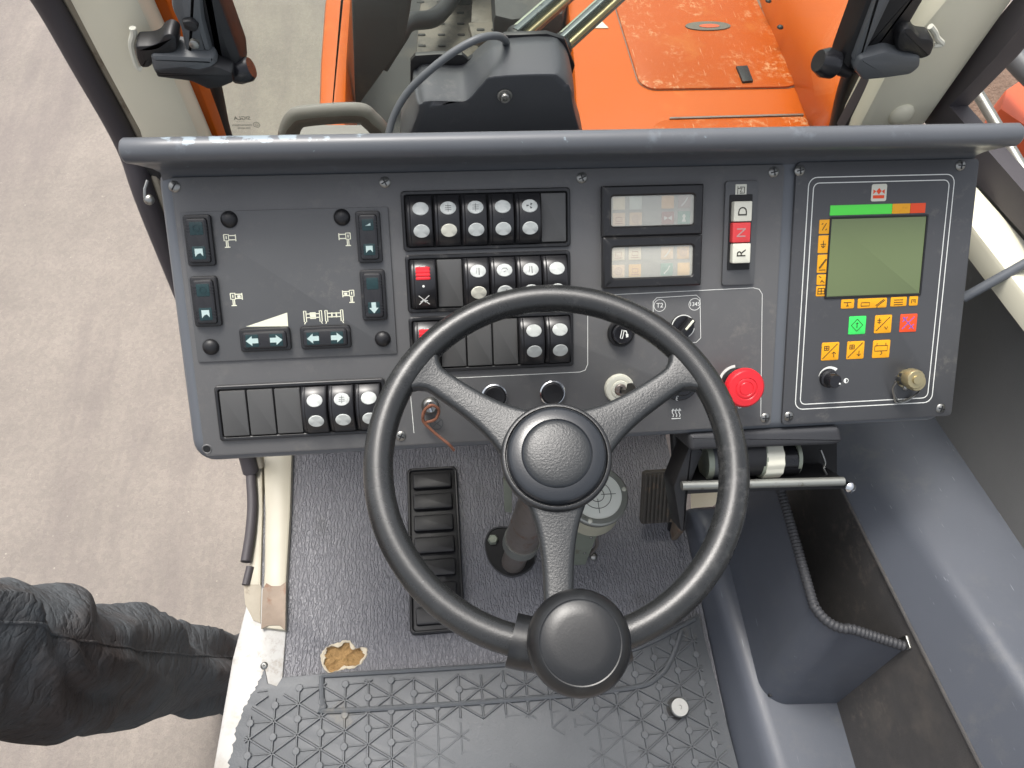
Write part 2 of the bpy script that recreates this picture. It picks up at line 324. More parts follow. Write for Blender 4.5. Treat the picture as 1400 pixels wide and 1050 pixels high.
def inset(p, d):
    n = len(p); out = []
    for i in range(n):
        a, b, c = Vector(p[i - 1]), Vector(p[i]), Vector(p[(i + 1) % n])
        e1 = (b - a); e2 = (c - b)
        if e1.length < 1e-9 or e2.length < 1e-9: out.append(tuple(b)); continue
        e1.normalize(); e2.normalize(); n1 = Vector((-e1.y, e1.x)); n2 = Vector((-e2.y, e2.x)); q = n1 + n2
        k = max(q.length_squared, .5); out.append(tuple(b + q * (2 * d / k)))
    return out
def prism(p, z0, z1, b=0):
    p = [tuple(q[:2]) for q in p]
    if area2(p) < 0: p = p[::-1]
    if b <= 0: return loft([[(x, y, z0) for x, y in p], [(x, y, z1) for x, y in p]])
    p1 = inset(p, b * .3); p2 = inset(p, b)
    return loft([[(x, y, z0) for x, y in p], [(x, y, z1 - b) for x, y in p], [(x, y, z1 - b * .3) for x, y in p1], [(x, y, z1) for x, y in p2]])
def roundpoly(p, r, n=4):
    """round the corners of a 2D polygon; r is a number or a list"""
    out = []; N = len(p)
    for i in range(N):
        rr = r[i] if isinstance(r, (list, tuple)) else r
        a, b, c = Vector(p[i - 1][:2]), Vector(p[i][:2]), Vector(p[(i + 1) % N][:2]); u = a - b; v = c - b
        t = min(rr, u.length * .48, v.length * .48)
        if t < 1e-6: out.append(tuple(b)); continue
        s = b + u.normalized() * t; e = b + v.normalized() * t
        for k in range(n + 1):
            q = k / n; out.append(tuple(s * (1 - q) ** 2 + b * 2 * q * (1 - q) + e * q * q))
    return out
def smoothpath(pts, n=6, closed=False):
    P = [Vector(p) for p in pts]; out = []; N = len(P)
    for i in range(N if closed else N - 1):
        p0 = P[(i - 1) % N] if closed or i > 0 else P[0]; p1 = P[i]; p2 = P[(i + 1) % N]; p3 = P[(i + 2) % N] if closed or i + 2 < N else P[-1]
        for k in range(n):
            t = k / n; out.append(.5 * ((2 * p1) + (p2 - p0) * t + (2 * p0 - 5 * p1 + 4 * p2 - p3) * t * t + (3 * p1 - p0 - 3 * p2 + p3) * t ** 3))
    if not closed: out.append(P[-1])
    return out
def tube(path, r, seg=10, closed=False, sx=1, up=Vector((0, 0, 1)), cap=True):
    P = [Vector(p) for p in path]; N = len(P); R = []; prev = None
    for i in range(N):
        a = P[(i - 1) % N] if closed else P[max(i - 1, 0)]; b = P[(i + 1) % N] if closed else P[min(i + 1, N - 1)]
        t = (b - a).normalized(); s = t.cross(up if prev is None else prev)
        if prev is None:
            if s.length < .05: s = t.cross(Vector((1, 0, 0)))
            s.normalize(); nn = s.cross(t)
        else:
            nn = prev - t * prev.dot(t); nn.normalize(); s = t.cross(nn)
        prev = nn
        rr = r[i] if isinstance(r, (list, tuple)) else r
        R.append([P[i] + s * (math.cos(2 * PI * k / seg) * rr * sx) + nn * (math.sin(2 * PI * k / seg) * rr) for k in range(seg)])
    if closed: R.append(R[0]); return loft(R, False, False)
    return loft(R, cap, cap)
def stroke(pts, w, z0, z1, closed=False):
    """thin flat line of print on a plane"""
    P = [Vector(p[:2]) for p in pts]; n = len(P); L_, Rr = [], []
    for i in range(n):
        a = P[(i - 1) % n] if closed else P[max(i - 1, 0)]; b = P[(i + 1) % n] if closed else P[min(i + 1, n - 1)]
        t = (b - a); t = t.normalized() if t.length > 1e-9 else Vector((1, 0)); q = Vector((-t.y, t.x)) * w / 2
        L_.append(P[i] + q); Rr.append(P[i] - q)
    rg = [[(l.x, l.y, z0), (l.x, l.y, z1), (r.x, r.y, z1), (r.x, r.y, z0)] for l, r in zip(L_, Rr)]
    if closed: rg.append(rg[0]); return loft(rg, False, False)
    return loft(rg)
def circ(r, n=24, a0=0, a1=360): return [(r * math.cos(rad(a0 + (a1 - a0) * k / n)), r * math.sin(rad(a0 + (a1 - a0) * k / n))) for k in range(n + (0 if a1 - a0 >= 360 else 1))]
def text(s, size, z0=0, z1=.0002):
    cu = bpy.data.curves.new('t', 'FONT'); cu.body = s; cu.size = size; cu.align_x = 'CENTER'; cu.align_y = 'CENTER'; cu.extrude = (z1 - z0) / 2; cu.resolution_u = 3
    ob = bpy.data.objects.new('t', cu); me = ob.to_mesh()
    g = ([Vector((v.co.x, v.co.y, v.co.z + (z0 + z1) / 2)) for v in me.vertices], [tuple(p.vertices) for p in me.polygons])
    ob.to_mesh_clear(); bpy.data.objects.remove(ob); bpy.data.curves.remove(cu); return g
def slab_y(pix, y, th, b=0, r=0):
    """outline given by sight lines on the plane Y=y, thickness th forward"""
    p = [(q.x, q.z) for q in (aty(a, c, y) for a, c in pix)]
    if r: p = roundpoly(p, r)
    g = prism(p, 0, th, b)      # z of the prism faces the driver
    return [Vector((v[0], y + th - v[2], v[1])) for v in g[0]], [tuple(reversed(f)) for f in g[1]]
def slab_z(pix, z, th, b=0, r=0):
    p = [(q.x, q.y) for q in (atz(a, c, z) for a, c in pix)]
    if r: p = roundpoly(p, r)
    g = prism(p, z - th, z, b); return g
def slab_x(pix, x, th, b=0, r=0):
    p = [(q.y, q.z) for q in (atx(a, c, x) for a, c in pix)]
    if r: p = roundpoly(p, r)
    g = prism(p, 0, th, b); return [Vector((x + v[2], v[0], v[1])) for v in g[0]], g[1]
# ================================================================== SETTING
GZ = -1.0
struct('ground', prism([(-60, -60), (60, -60), (60, 60), (-60, 60)], GZ - .05, GZ), 'asphalt', 'pale worn asphalt yard with faint tyre tracks')
# cab floor: vinyl with a real torn hole, foam showing below, ragged backing curled up round it
hp = [(440, 905), (441, 892), (450, 884), (462, 879), (478, 877), (486, 886), (494, 885), (502, 887), (498, 900), (486, 911), (470, 914), (450, 919)]
hw = [atz(a, b, .001) for a, b in hp]; hc = sum(hw, Vector()) / len(hw)
hs = smoothpath(hw, 5, True)
hs = [p + (p - hc).normalized() * (.0022 * noise.noise(p * 420)) for p in hs]
X0f, X1f, Y0f, Y1f = -.315, .402, -.35, .70
def edge_pt(p):
    d = Vector((p.x - hc.x, p.y - hc.y)); k = min(((X1f if d.x > 0 else X0f) - hc.x) / d.x if abs(d.x) > 1e-6 else 1e9, ((Y1f if d.y > 0 else Y0f) - hc.y) / d.y if abs(d.y) > 1e-6 else 1e9)
    return [hc.x + d.x * k, hc.y + d.y * k]
outr = [edge_pt(p) for p in hs]
for cx, cy in ((X0f, Y0f), (X0f, Y1f), (X1f, Y0f), (X1f, Y1f)):
    k = min(range(len(outr)), key=lambda q: (outr[q][0] - cx) ** 2 + (outr[q][1] - cy) ** 2); outr[k] = [cx, cy]
fl = struct('cab_floor', loft([[(p.x, p.y, -.012) for p in hs], [(p.x, p.y, -.0008) for p in hs], [(hc.x + (p.x - hc.x) * 1.04, hc.y + (p.y - hc.y) * 1.04, 0) for p in hs], [(q[0], q[1], 0) for q in outr], [(q[0], q[1], -.02) for q in outr]], False, False), 'vinyl', 'grey embossed vinyl cab floor with a torn patch')
fr_ = [[(hc.x + (p.x - hc.x) * k, hc.y + (p.y - hc.y) * k, -.0085 + .0075 * k ** 3 + .0042 * noise.noise(Vector((hc.x + (p.x - hc.x) * k, hc.y + (p.y - hc.y) * k, 0)) * 130)) for p in hs] for k in (.02, .12, .24, .36, .48, .6, .72, .84, .94, 1.02)]
obj('foam_patch', loft(fr_, True, False), 'foam', fl, 180)
rg = []
for p in hs:
    wd_ = max(0, .35 + 1.3 * noise.noise(p * 75 + Vector((3, 1, 0)))) * .0065 + .0006
    d = Vector((p.x - hc.x, p.y - hc.y, 0)).normalized(); a_ = Vector((p.x, p.y, 0)) - d * wd_; b_ = Vector((p.x, p.y, 0)) + d * .0012
    rg.append([(a_.x, a_.y, -.003), (a_.x, a_.y, -.0005 + .0016 * noise.noise(p * 120)), (p.x, p.y, .0012), (b_.x, b_.y, .0003)])
rg.append(rg[0]); obj('torn_edge', loft(rg, False, False), 'torn_back', fl)
bw = struct('front_bulkhead', box(-.36, .69, .70, .72, -.02, .56), 'deck_dark', 'dark front bulkhead below the dashboard')
wl = struct('side_wall', box(.692, .71, -.35, .70, -.02, .572), 'wall_trim', 'dark grey textured trim wall beside the console')

# ================================================================== DASHBOARD
D = thing('dashboard', 'dark grey sloping dashboard with rocker switches, warning lamps and overhanging padded brow', 'dashboard', PM)
u0 = pl(205, 260, 0)[0]; u1 = pl(1334, 240, 0)[0]
ub0, ub1 = pl(270, 620)[0], pl(1300, 570)[0]
HU0, HU1 = (u0 + ub0) / 2, (u1 + ub1) / 2
VT = (pl(230, 240)[1] + pl(1320, 218)[1]) / 2; VB = (pl(300, 630)[1] + pl(1280, 580)[1]) / 2
W = HU1 - HU0; H = VT - VB; CU = (HU0 + HU1) / 2; CV = (VT + VB) / 2
hg = []
for ins, z in ((.004, -.10), (0, -.09), (0, -.014), (.0015, -.007), (.005, -.002), (.012, 0)):
    hg.append([(x + CU, y + CV + .008, z) for x, y in rring(W - 2 * ins, H + .016 - 2 * ins, .022, 6)])
obj('housing', loft(hg), 'housing', D)
# brow: lofted along the width; its lip is longer than its root
lipT = pl(700, 178, .052)[1]; lipB = pl(700, 213, .052)[1]; rl = (lipT - lipB) / 2; lc = (lipT + lipB) / 2
LU0, LU1 = pl(168, 198, .05)[0], pl(1394, 182, .05)[0]
prof = [(VT - .004, -.002), (VT + .004, .006), (lipB + .004, .022), (lipB + .002, .040)]
prof = [(VT - .004, -.002), (VT + .003, .004), (VT + .006, .014), (lc - rl * .95, .034)]
for a in range(-75, 95, 15): prof.append((lc + rl * math.sin(rad(a)), .045 + rl * .95 * math.cos(rad(a))))
prof += [(lc + rl * .97, .02), (lc + rl * .9, -.03), (lc + rl * .7, -.12), (VT, -.12)]
def brow_ring(side):
    out = []
    for i, (v, h) in enumerate(prof):
        k = min(1, max(0, (h - .004) / .034)) if i < len(prof) - 4 else 1
        k = k * k * (3 - 2 * k)
        root, lip = (HU0 + .006, LU0) if side < 0 else (HU1 - .006, LU1)
        out.append((root + (lip - root) * k, v, h))
    return out
a, b = brow_ring(-1), brow_ring(1)
def lerp_ring(t): return [tuple(Vector(p) * (1 - t) + Vector(q) * t) for p, q in zip(a, b)]
def shrink(r, s, du):
    c = Vector((r[0][0], lc, .045)); return [(p[0] + du, lc + (p[1] - lc) * s, .045 + (p[2] - .045) * s) if i > 3 else (p[0], p[1], p[2]) for i, p in enumerate(r)]
bra = [shrink(a, .55, -.004), shrink(a, .85, -.0025)] + [lerp_ring(k / 24) for k in range(25)] + [shrink(b, .85, .0025), shrink(b, .55, .004)]
LIP_C, LIP_R = lc, rl
wear_brow()
obj('brow', loft(bra), 'brow', D, 50)

def rect(tl, tr, br, bl, h=.0):
    A, B, Cc, Dd = (pl(*q, h) for q in (tl, tr, br, bl))
    x0 = (A[0] + Dd[0]) / 2; x1 = (B[0] + Cc[0]) / 2; y1 = (A[1] + B[1]) / 2; y0 = (Cc[1] + Dd[1]) / 2
    return (x0 + x1) / 2, (y0 + y1) / 2, abs(x1 - x0), abs(y1 - y0)
def slab(name, q, r, z0, z1, mat, parent=D, b=.0008):
    cx, cy, w, h = q; return obj(name, mv(rbox(w, h, r, z0, z1, b), cx, cy), mat, parent)
PZ = .0025     # top of main plate
q = rect((228, 246), (1066, 222), (1058, 582), (286, 621)); slab('control_plate', q, .004, -.001, PZ, 'plate')
q = rect((246, 289), (530, 284), (544, 483), (273, 494)); SUB = q; slab('switch_plate', q, .0015, PZ - .0005, PZ + .002, 'plate_dark', b=.0005)
SZ = PZ + .002
# ---- screws
def screw(px, py, z, parent, slot=True):
    u, v = pl(px, py, z + .002)
    s = obj('screw', mv(lathe([(.0054, z - .001), (.0054, z + .0004), (.0042, z + .0016), (.0002, z + .0022)], 18), u, v), 'steel', parent)
    a = random.random() * 3
    g = box(-.0036, .0036, -.0006, .0006, z + .0015, z + .0025)
    if not slot: g = join([g, box(-.0006, .0006, -.0036, .0036, z + .0015, z + .00251)])
    obj('screw_slot', mv(g, u, v, 0, a), 'black', s)
    return s
screw(237.5, 255, PZ, D)
for px, py in ((526, 249), (796, 243), (1059, 235), (1047, 572), (548, 597)): screw(px, py, PZ, D, False)
u, v = pl(283, 614, PZ)
hole = obj('screw_hole', mv(frame(.0105, .0105, .005, .0072, .0072, .0034, PZ - .001, PZ + .0007, PZ), u, v), 'plate', D)
obj('hole_bottom', mv(lathe([(.0036, PZ - .0005), (.0035, PZ + .0002)], 12), u, v), 'black_deep', hole)
for px, py in ((312, 300), (467, 297), (287, 475), (523, 464)):
    u, v = pl(px, py, SZ + .003); obj('rubber_cap', mv(dome(.0082, .006, 20, SZ - .0005), u, v), 'black', D)
# ---- flat rockers of the axle plate
def flat_rocker(q, horiz, top, bot):
    cx, cy, w, h = q
    base = obj('flat_rocker', mv(rbox(w, h, .003, SZ - .0005, SZ + .0042, .0016), cx, cy), 'bezel', D)
    wi, hi = w - .006, h - .006
    obj('rocker_face', mv(rbox(wi, hi, .003, SZ + .003, SZ + .0075, .0024), cx, cy), 'rocker', base)
    L = hi if not horiz else wi; z = SZ + .0075
    for sgn, kind in ((1, top), (-1, bot)):
        ox, oy = (0, sgn * L * .27) if not horiz else (sgn * L * .27, 0)
        s = min(wi, hi) * (.62 if not horiz else .72)
        obj('lens', mv(rbox(s, s, .001, z - .0004, z + .0003, .0002), cx + ox, cy + oy), 'teal', base)
        if not horiz:
            for k in (-1, 0, 1):
                for sx in (-1, 1):
                    obj('ridge', mv(box(-wi * .10, wi * .10, -.0004, .0004, z - .0002, z + .0004), cx + ox + sx * wi * .42, cy + oy + k * .0028), 'bezel', base)
        ar = [(-.5, 0), (0, .42), (0, .2), (.5, .2), (.5, -.2), (0, -.2), (0, -.42)]
        if kind == 'ring': obj('symbol', mv(stroke(circ(s * .25, 14), .0007, z + .0003, z + .0006, True), cx + ox, cy + oy), 'print_blue' if False else 'teal', base)
        elif kind == 'flag':
            g = prism([(-.35, -.35), (-.35, .38), (.35, .38), (.35, -.3), (.12, -.02), (-.12, -.1)], 0, .0003)
            obj('arrow_symbol', mv(xf(g, Matrix.Scale(s * .85, 4, (1, 0, 0)) @ Matrix.Scale(s * .85, 4, (0, 1, 0))), cx + ox, cy + oy, z + .0003), 'arrow', base)
        elif kind == 'tick':
            g = prism([(-.3, -.1), (.3, -.1), (.3, .2), (.05, .05)], 0, .0003)
            obj('arrow_symbol', mv(xf(g, Matrix.Scale(s * .8, 4, (1, 0, 0)) @ Matrix.Scale(s * .8, 4, (0, 1, 0))), cx + ox, cy + oy, z + .0003), 'arrow', base)
        elif kind in ('L', 'R', 'Dn'):
            g = prism(ar, 0, .0003); a = {'L': 0, 'R': PI, 'Dn': PI / 2}[kind]
            obj('arrow_symbol', mv(xf(g, Matrix.Scale(s * .95, 4, (1, 0, 0)) @ Matrix.Scale(s * .95, 4, (0, 1, 0))), cx + ox, cy + oy, z + .0003, a), 'arrow', base)
flat_rocker(rect((251, 294), (288, 293), (297, 362), (258, 365), SZ), False, 'ring', 'flag')
flat_rocker(rect((260, 378), (297, 377), (305, 445), (268, 447), SZ), False, 'ring', 'flag')
flat_rocker(rect((486, 289), (519, 288), (524, 359), (490, 359), SZ), False, 'tick', 'flag')
flat_rocker(rect((491, 369), (526, 368), (530, 437), (497, 438), SZ), False, 'none', 'Dn')
flat_rocker(rect((328, 449), (395, 447), (401, 478), (330, 481), SZ), True, 'R', 'L')
flat_rocker(rect((410, 446), (478, 444), (482, 475), (413, 477), SZ), True, 'R', 'L')
def at(px, py, h): u, v = pl(px, py, h); return u, v
PX = .00073
def icon(px, py, h, lines, w, mat, parent=D, name='printed_symbol', s=PX, fills=()):
    u, v = pl(px, py, h); gs = [stroke([(x * s, -y * s) for x, y in l], w * s, h, h + .0002) for l in lines]
    gs += [prism([(x * s, -y * s) for x, y in f], h, h + .0002) for f in fills]
    return obj(name, mv(join(gs), u, v), mat, parent)
def wheel_icon(px, py, mir, filled):
    m = -1 if mir else 1
    L = [[(-7 * m, -8), (-7 * m, 0), (-1 * m, 0), (-1 * m, -8), (-7 * m, -8)], [(-4 * m, -6), (-4 * m, -2)], [(-4.5 * m, 0), (-4.5 * m, 8)], [(-2.5 * m, 0), (-2.5 * m, 8)], [(-7 * m, 8.5), (0, 8.5)], [(-1 * m, -6.5), (8 * m, -6.5)], [(-1 * m, -1), (8 * m, -1)], [(8 * m, -8), (8 * m, 1)]]
    F = [[(2 * m, -5), (6 * m, -5), (6 * m, -2), (2 * m, -2)]] if filled else []
    icon(px, py, SZ, L, 1.3, 'print_cream', fills=F)
wheel_icon(314, 329, False, False); wheel_icon(472, 327, True, False); wheel_icon(323, 409, False, True); wheel_icon(477, 405, True, True)
tri = [pl(a, b, SZ) for a, b in ((336, 446.6), (392.6, 427.4), (394, 446))]
obj('printed_wedge', prism(tri, SZ, SZ + .0002), 'print_cream', D)
for px, py, f in ((428, 434, 1), (457, 433, 0)):
    L = [[(-12, -9), (-12, 6), (-9, 6), (-9, -9), (-12, -9)], [(12, -9), (12, 6), (9, 6), (9, -9), (12, -9)], [(-9, -5), (9, -5)], [(-9, 0), (9, 0)], [(-10.5, 6), (-12, 9)], [(10.5, 6), (12, 9)]]
    F = [[(-4, -7), (4, -7), (4, 2), (-4, 2)]] if f else [[(-4, -6), (-2, -6), (-2, 1), (-4, 1)], [(2, -6), (4, -6), (4, 1), (2, 1)]]
    icon(px, py, SZ, L, 1.2, 'print_cream', fills=F)
# ---- big rockers
def rtop(t, hz=.0165): return hz * (1 - .55 * t * t - .10 * t ** 8)
def rocker_geo(w, h, hz=.0165):
    """curved rocker: bowed along its height, soft shoulders, thumb dish at the lower end"""
    R = []; n = 16
    for i in range(n + 1):
        t = -1 + 2 * i / n; y = t * h / 2
        top = rtop(t, hz)
        e = .002
        R.append([(-w / 2, y, 0), (-w / 2, y, top - .004), (-w / 2 + .0016, y, top - .0022), (-w / 2 + .0034, y, top - .0018), (-w / 2 + .0044, y, top - .0002), (-w / 2 + .0058, y, top + .0002),
                  (w / 2 - .0024, y, top + .0002), (w / 2 - .0008, y, top - .0006), (w / 2, y, top - .002), (w / 2, y, 0)])
    return loft(R)

_rk = _dt = None
def big_rocker(u, v, kind, w, h):
    z = PZ
    r = obj('rocker_switch', mv(rocker_geo(w, h), u, v, z), 'rocker', D, 30)
    if kind == 'red':
        g = []
        for k in range(4):
            y0 = .0085 + k * .0032 ; g.append(xf(rbox(.0145, .0030, .0012, 0, .0018, .0008), Matrix.Translation((0, y0 - .002, .0152 - .0009 * k))))
        obj('red_lock', mv(join(g + [mv(rbox(.0135, .0125, .002, .0085, .0150, .0006), 0, .0115)]), u, v, z), 'red_plastic', r)
        obj('catch', mv(prism([(-.003, .0185), (.003, .0185), (.0015, .0165), (-.0015, .0165)], .0085, .0134), u, v, z), 'arrow', r)
        zt = z + .0123
        L = [[(-7, -6), (7, 7)], [(7, -6), (-7, 7)], [(-5, 3), (0, 0), (5, 2)], [(-3, -2), (2, 4)]]
        gs = [stroke([(x * PX, -y * PX) for x, y in l], .0007, 0, .0003) for l in L]
        obj('printed_symbol', mv(xf(join(gs), Matrix.Translation((0, -.0145, .0142)) @ Matrix.Rotation(rad(19), 4, 'X')), u, v, z), 'print', r)
        obj('indicator_pip', mv(lathe([(.0014, .010), (.0012, .0172)], 10), u, v - .001, z), 'print', r)
        return r
    for sy, mk in ((.0118, kind[0]), (-.0095, kind[1])):
        if mk == '-': continue
        t = sy / (h / 2); top = rtop(t) + .0002; sl = -.0165 * 1.10 * t / (h / 2)
        mtx = Matrix.Translation((u + .0016, v + sy, z + top)) @ Matrix.Rotation(math.atan(sl), 4, 'X')
        dm = 'dot' if mk != 'y' else 'ivory'
        g = lathe([(1, -.0014), (1, .0002), (.93, .0006), (.01, .0007)], 28); g = ([Vector((p.x * .0078, p.y * .0066, p.z)) for p in g[0]], g[1])
        d = obj('oval_lens', xf(g, mtx), dm, r)
        if mk in 'fsxl':
            if mk == 'f': gs = [prism([(math.cos(a) * rr * .0036 + .0 , math.sin(a) * rr * .0032) for a, rr in ((a0, .25), (a0 + .5, 1), (a0 + 1.1, .95), (a0 + .9, .3))], .0006, .0009) for a0 in (.2, 2.3, 4.4)]
            elif mk == 's': gs = [stroke([(-.003, .0005), (-.001, .002), (.002, .0018), (.003, 0)], .0005, .0006, .0009), stroke([(-.001, -.002), (.001, -.001)], .0005, .0006, .0009)]
            elif mk == 'x': gs = [stroke([(-.003, y), (.003, y)], .0004, .0006, .0009) for y in (-.002, 0, .002)] + [stroke([(0, -.004), (0, .004)], .0004, .0006, .0009)]
            else: gs = [stroke([(.001, -.004), (.001, .003)], .0008, .0006, .0009), stroke([(-.002, -.003), (-.001, .003)], .0004, .0006, .0009)]
            # symbol stays one piece with its lens
            obj('lens_symbol', xf(join(gs), mtx), 'dot_print', r)
    return r
def bank(tl, tr, br, bl, slots, mx=.0055, my=.0045):
    cx, cy, w, h = rect(tl, tr, br, bl, PZ)
    f = obj('switch_frame', mv(frame(w, h, .0035, w - .007, h - .008, .002, PZ - .001, PZ + .0035, PZ - .0005), cx, cy), 'bezel', D)
    obj('frame_recess', mv(rbox(w - .006, h - .007, .002, PZ - .0008, PZ + .0006, .0002), cx, cy), 'black_deep', f)
    n = len(slots); iw = (w - 2 * .004) / n
    for i, s in enumerate(slots):
        u = cx - w / 2 + .004 + iw * (i + .5)
        if s is None: obj('blank_cover', mv(rbox(iw - .0016, h - .0105, .0012, PZ, PZ + .0045, .0008), u, cy), 'rocker_blank', D)
        else: big_rocker(u, cy, s, iw - .0012, h - .0095)
bank((546, 262), (778.6, 255.7), (779.6, 336), (553.6, 344.6), ['oo', 'xy', 'xo', 'oo', 'fo', None])
bank((552.5, 349), (778, 342), (780.5, 419), (559, 428), ['red', None, 'ly', 'sf', 'lo', 'oo'])
bank((557, 433), (782.7, 425.5), (783.7, 499), (564, 510), ['red', None, None, None, 'oo', 'oo'])
bank((292, 528), (526, 516), (530, 589.5), (303.6, 603), [None, None, None, 'oo', 'xo', 'oo'])
# ---- printed outline round the lower controls
LW = .0008
pts = [(566, 592), (562, 548), (561, 534), (563, 525), (571, 520), (598, 518), (793, 508.6), (800, 506), (803.5, 498), (803.5, 416), (806, 408), (814, 404), (1030, 393.5), (1038, 395.5), (1042, 402), (1040, 570)]
obj('printed_outline', stroke([pl(a, b, PZ) for a, b in pts], LW * .7, PZ, PZ + .0002), 'print', D)
pts = [(893, 440), (893, 412), (898, 407), (952, 403.5), (957, 408), (958, 462), (952, 468), (938, 469)]
obj('printed_outline', stroke([pl(a, b, PZ) for a, b in pts], LW * .7, PZ, PZ + .0002), 'print', D)
for s, px, py, sz in (('T2', 902, 417.7, .0068), ('1345', 949.7, 416, .0058)):
    u, v = pl(px, py, PZ)
    o = obj('printed_number', mv(text(s, sz, PZ, PZ + .0002), u, v), 'print', D)
    obj('printed_ring', mv(stroke(circ(.0062, 24), .0005, PZ, PZ + .0002, True), u, v), 'print', o)
# ---- round push buttons
for px, py in ((676, 543), (756, 538)):
    u, v = pl(px, py, PZ + .006)
    b_ = obj('push_button', mv(lathe([(.0138, PZ - .001), (.0138, PZ + .005), (.0126, PZ + .0062), (.0118, PZ + .0062), (.0114, PZ + .0045)], 32), u, v), 'chrome', D)
    obj('button_cap', mv(lathe([(.0112, PZ + .003), (.0112, PZ + .0056), (.0102, PZ + .0064), (.006, PZ + .0058), (.0002, PZ + .0055)], 32), u, v), 'black', b_)
# ---- cigarette lighter
u, v = pl(850.7, 456.5, PZ + .008)
b_ = obj('lighter_socket', mv(lathe([(.0142, PZ - .001), (.0142, PZ + .004), (.0132, PZ + .0056), (.0116, PZ + .0056), (.0112, PZ + .004)], 36), u, v), 'bezel', D)
obj('lighter_knob', mv(lathe([(.0105, PZ + .003), (.0105, PZ + .0095), (.0096, PZ + .0105), (.0078, PZ + .0100), (.0002, PZ + .0098)], 32), u, v), 'black_gloss', b_)
gs = [stroke([(-3.5, -5), (-1, 6), (2, 5), (-.5, -6), (-3.5, -5)], 1.1, 0, .0003), stroke([(1, 5), (5, 4), (6, 0)], 1.6, 0, .0003), prism([(4, 0), (8, 0), (8, -4), (5, -5)], 0, .0003)]
obj('lighter_symbol', mv(xf(join(gs), Matrix.Scale(.00075, 4, (1, 0, 0)) @ Matrix.Scale(.00075, 4, (0, 1, 0))), u, v, PZ + .0101), 'print', b_)
# ---- two-position selector
u, v = pl(935, 447, PZ + .006)
b_ = obj('range_selector', mv(lathe([(.0125, PZ - .001), (.0125, PZ + .003), (.0108, PZ + .006), (.0002, PZ + .0062)], 32), u, v), 'black_gloss', D)
obj('selector_scale', mv(stroke(circ(.0118, 20, 20, 190), .0016, PZ + .0031, PZ + .0042), u, v), 'print', b_)
obj('selector_scale', mv(stroke(circ(.0118, 8, 300, 350), .0016, PZ + .0031, PZ + .0042), u, v), 'print', b_)
obj('selector_grip', mv(xf(box(-.0032, .0032, -.0115, .0115, PZ + .005, PZ + .016, .0012), Matrix.Rotation(rad(-40), 4, 'Z')), u, v), 'black', b_)
obj('selector_pointer', mv(xf(box(-.0012, .0012, -.002, .0105, PZ + .0155, PZ + .0166, .0004), Matrix.Rotation(rad(-40), 4, 'Z')), u, v), 'print_cream', b_)
# ---- ignition lock
u, v = pl(848, 532.6, PZ + .006)
ig = obj('ignition_lock', mv(lathe([(.0160, PZ - .001), (.0160, PZ + .003), (.0150, PZ + .0056), (.0128, PZ + .0064), (.0096, PZ + .0058), (.0090, PZ + .0072), (.0066, PZ + .0076), (.0062, PZ + .0064), (.0002, PZ + .0062)], 40), u, v), 'ivory', D)
obj('key_barrel', mv(lathe([(.0062, PZ + .005), (.0062, PZ + .0082), (.0054, PZ + .0090), (.0002, PZ + .0090)], 24), u, v), 'rusty_shaft', ig)
obj('barrel_slot', mv(box(-.0034, .0034, -.0012, .0012, PZ + .0085, PZ + .0094), u, v, 0, rad(80)), 'black_deep', ig)
KM = PM @ Matrix.Translation((u + .0008, v - .0008, PZ + .0090)) @ Matrix.Rotation(rad(12), 4, 'Z') @ Matrix.Rotation(rad(28), 4, 'Y')
ky = thing('ignition_key', 'small worn metal key standing in the ivory ignition lock', 'key', KM)
obj('blade', box(-.0011, .0011, -.0026, .0026, -.002, .008, .0003), 'steel', ky)
kb = [(-.0075, .007), (.0015, .007), (.0045, .010), (.0095, .012), (.0105, .020), (.006, .026), (-.006, .025), (-.0095, .018)]
g = prism(roundpoly(kb, .004), -.0010, .0010, .0004)
obj('bow', xf(g, Matrix.Rotation(rad(90), 4, 'Z') @ Matrix.Rotation(rad(90), 4, 'X')), 'steel', ky)
# ---- heater rotary knob
u, v = pl(931, 523, PZ + .006)
hk = obj('heater_knob', mv(lathe([(.0205, PZ - .001), (.0205, PZ + .004), (.0190, PZ + .0062), (.0140, PZ + .0066), (.0135, PZ + .012), (.012, PZ + .0135), (.0002, PZ + .0138)], 40), u, v), 'black_gloss', D)
obj('knob_bar', mv(xf(box(-.0035, .0035, -.0165, .0165, PZ + .006, PZ + .019, .0015), Matrix.Rotation(rad(-60), 4, 'Z')), u, v), 'black', hk)
obj('knob_number', mv(text('2', .0085, PZ + .0064, PZ + .0067), u - .0165 * .99, v + .0058, 0, rad(35)), 'print', hk)
obj('knob_number', mv(text('3', .0075, PZ + .0064, PZ + .0067), u - .004, v - .0165, 0, rad(170)), 'print', hk)
L = []
for x in (-5, 0, 5): L += [[(x, 6), (x + 1.2, 3), (x - 1.2, -1), (x, -5)], [(x - 2, -3.2), (x, -6.5), (x + 2, -3.2)]]
L.append([(-7, 8.5), (7, 8.5)])
icon(924.5, 564.6, PZ, L, 1.3, 'print', name='heater_symbol')
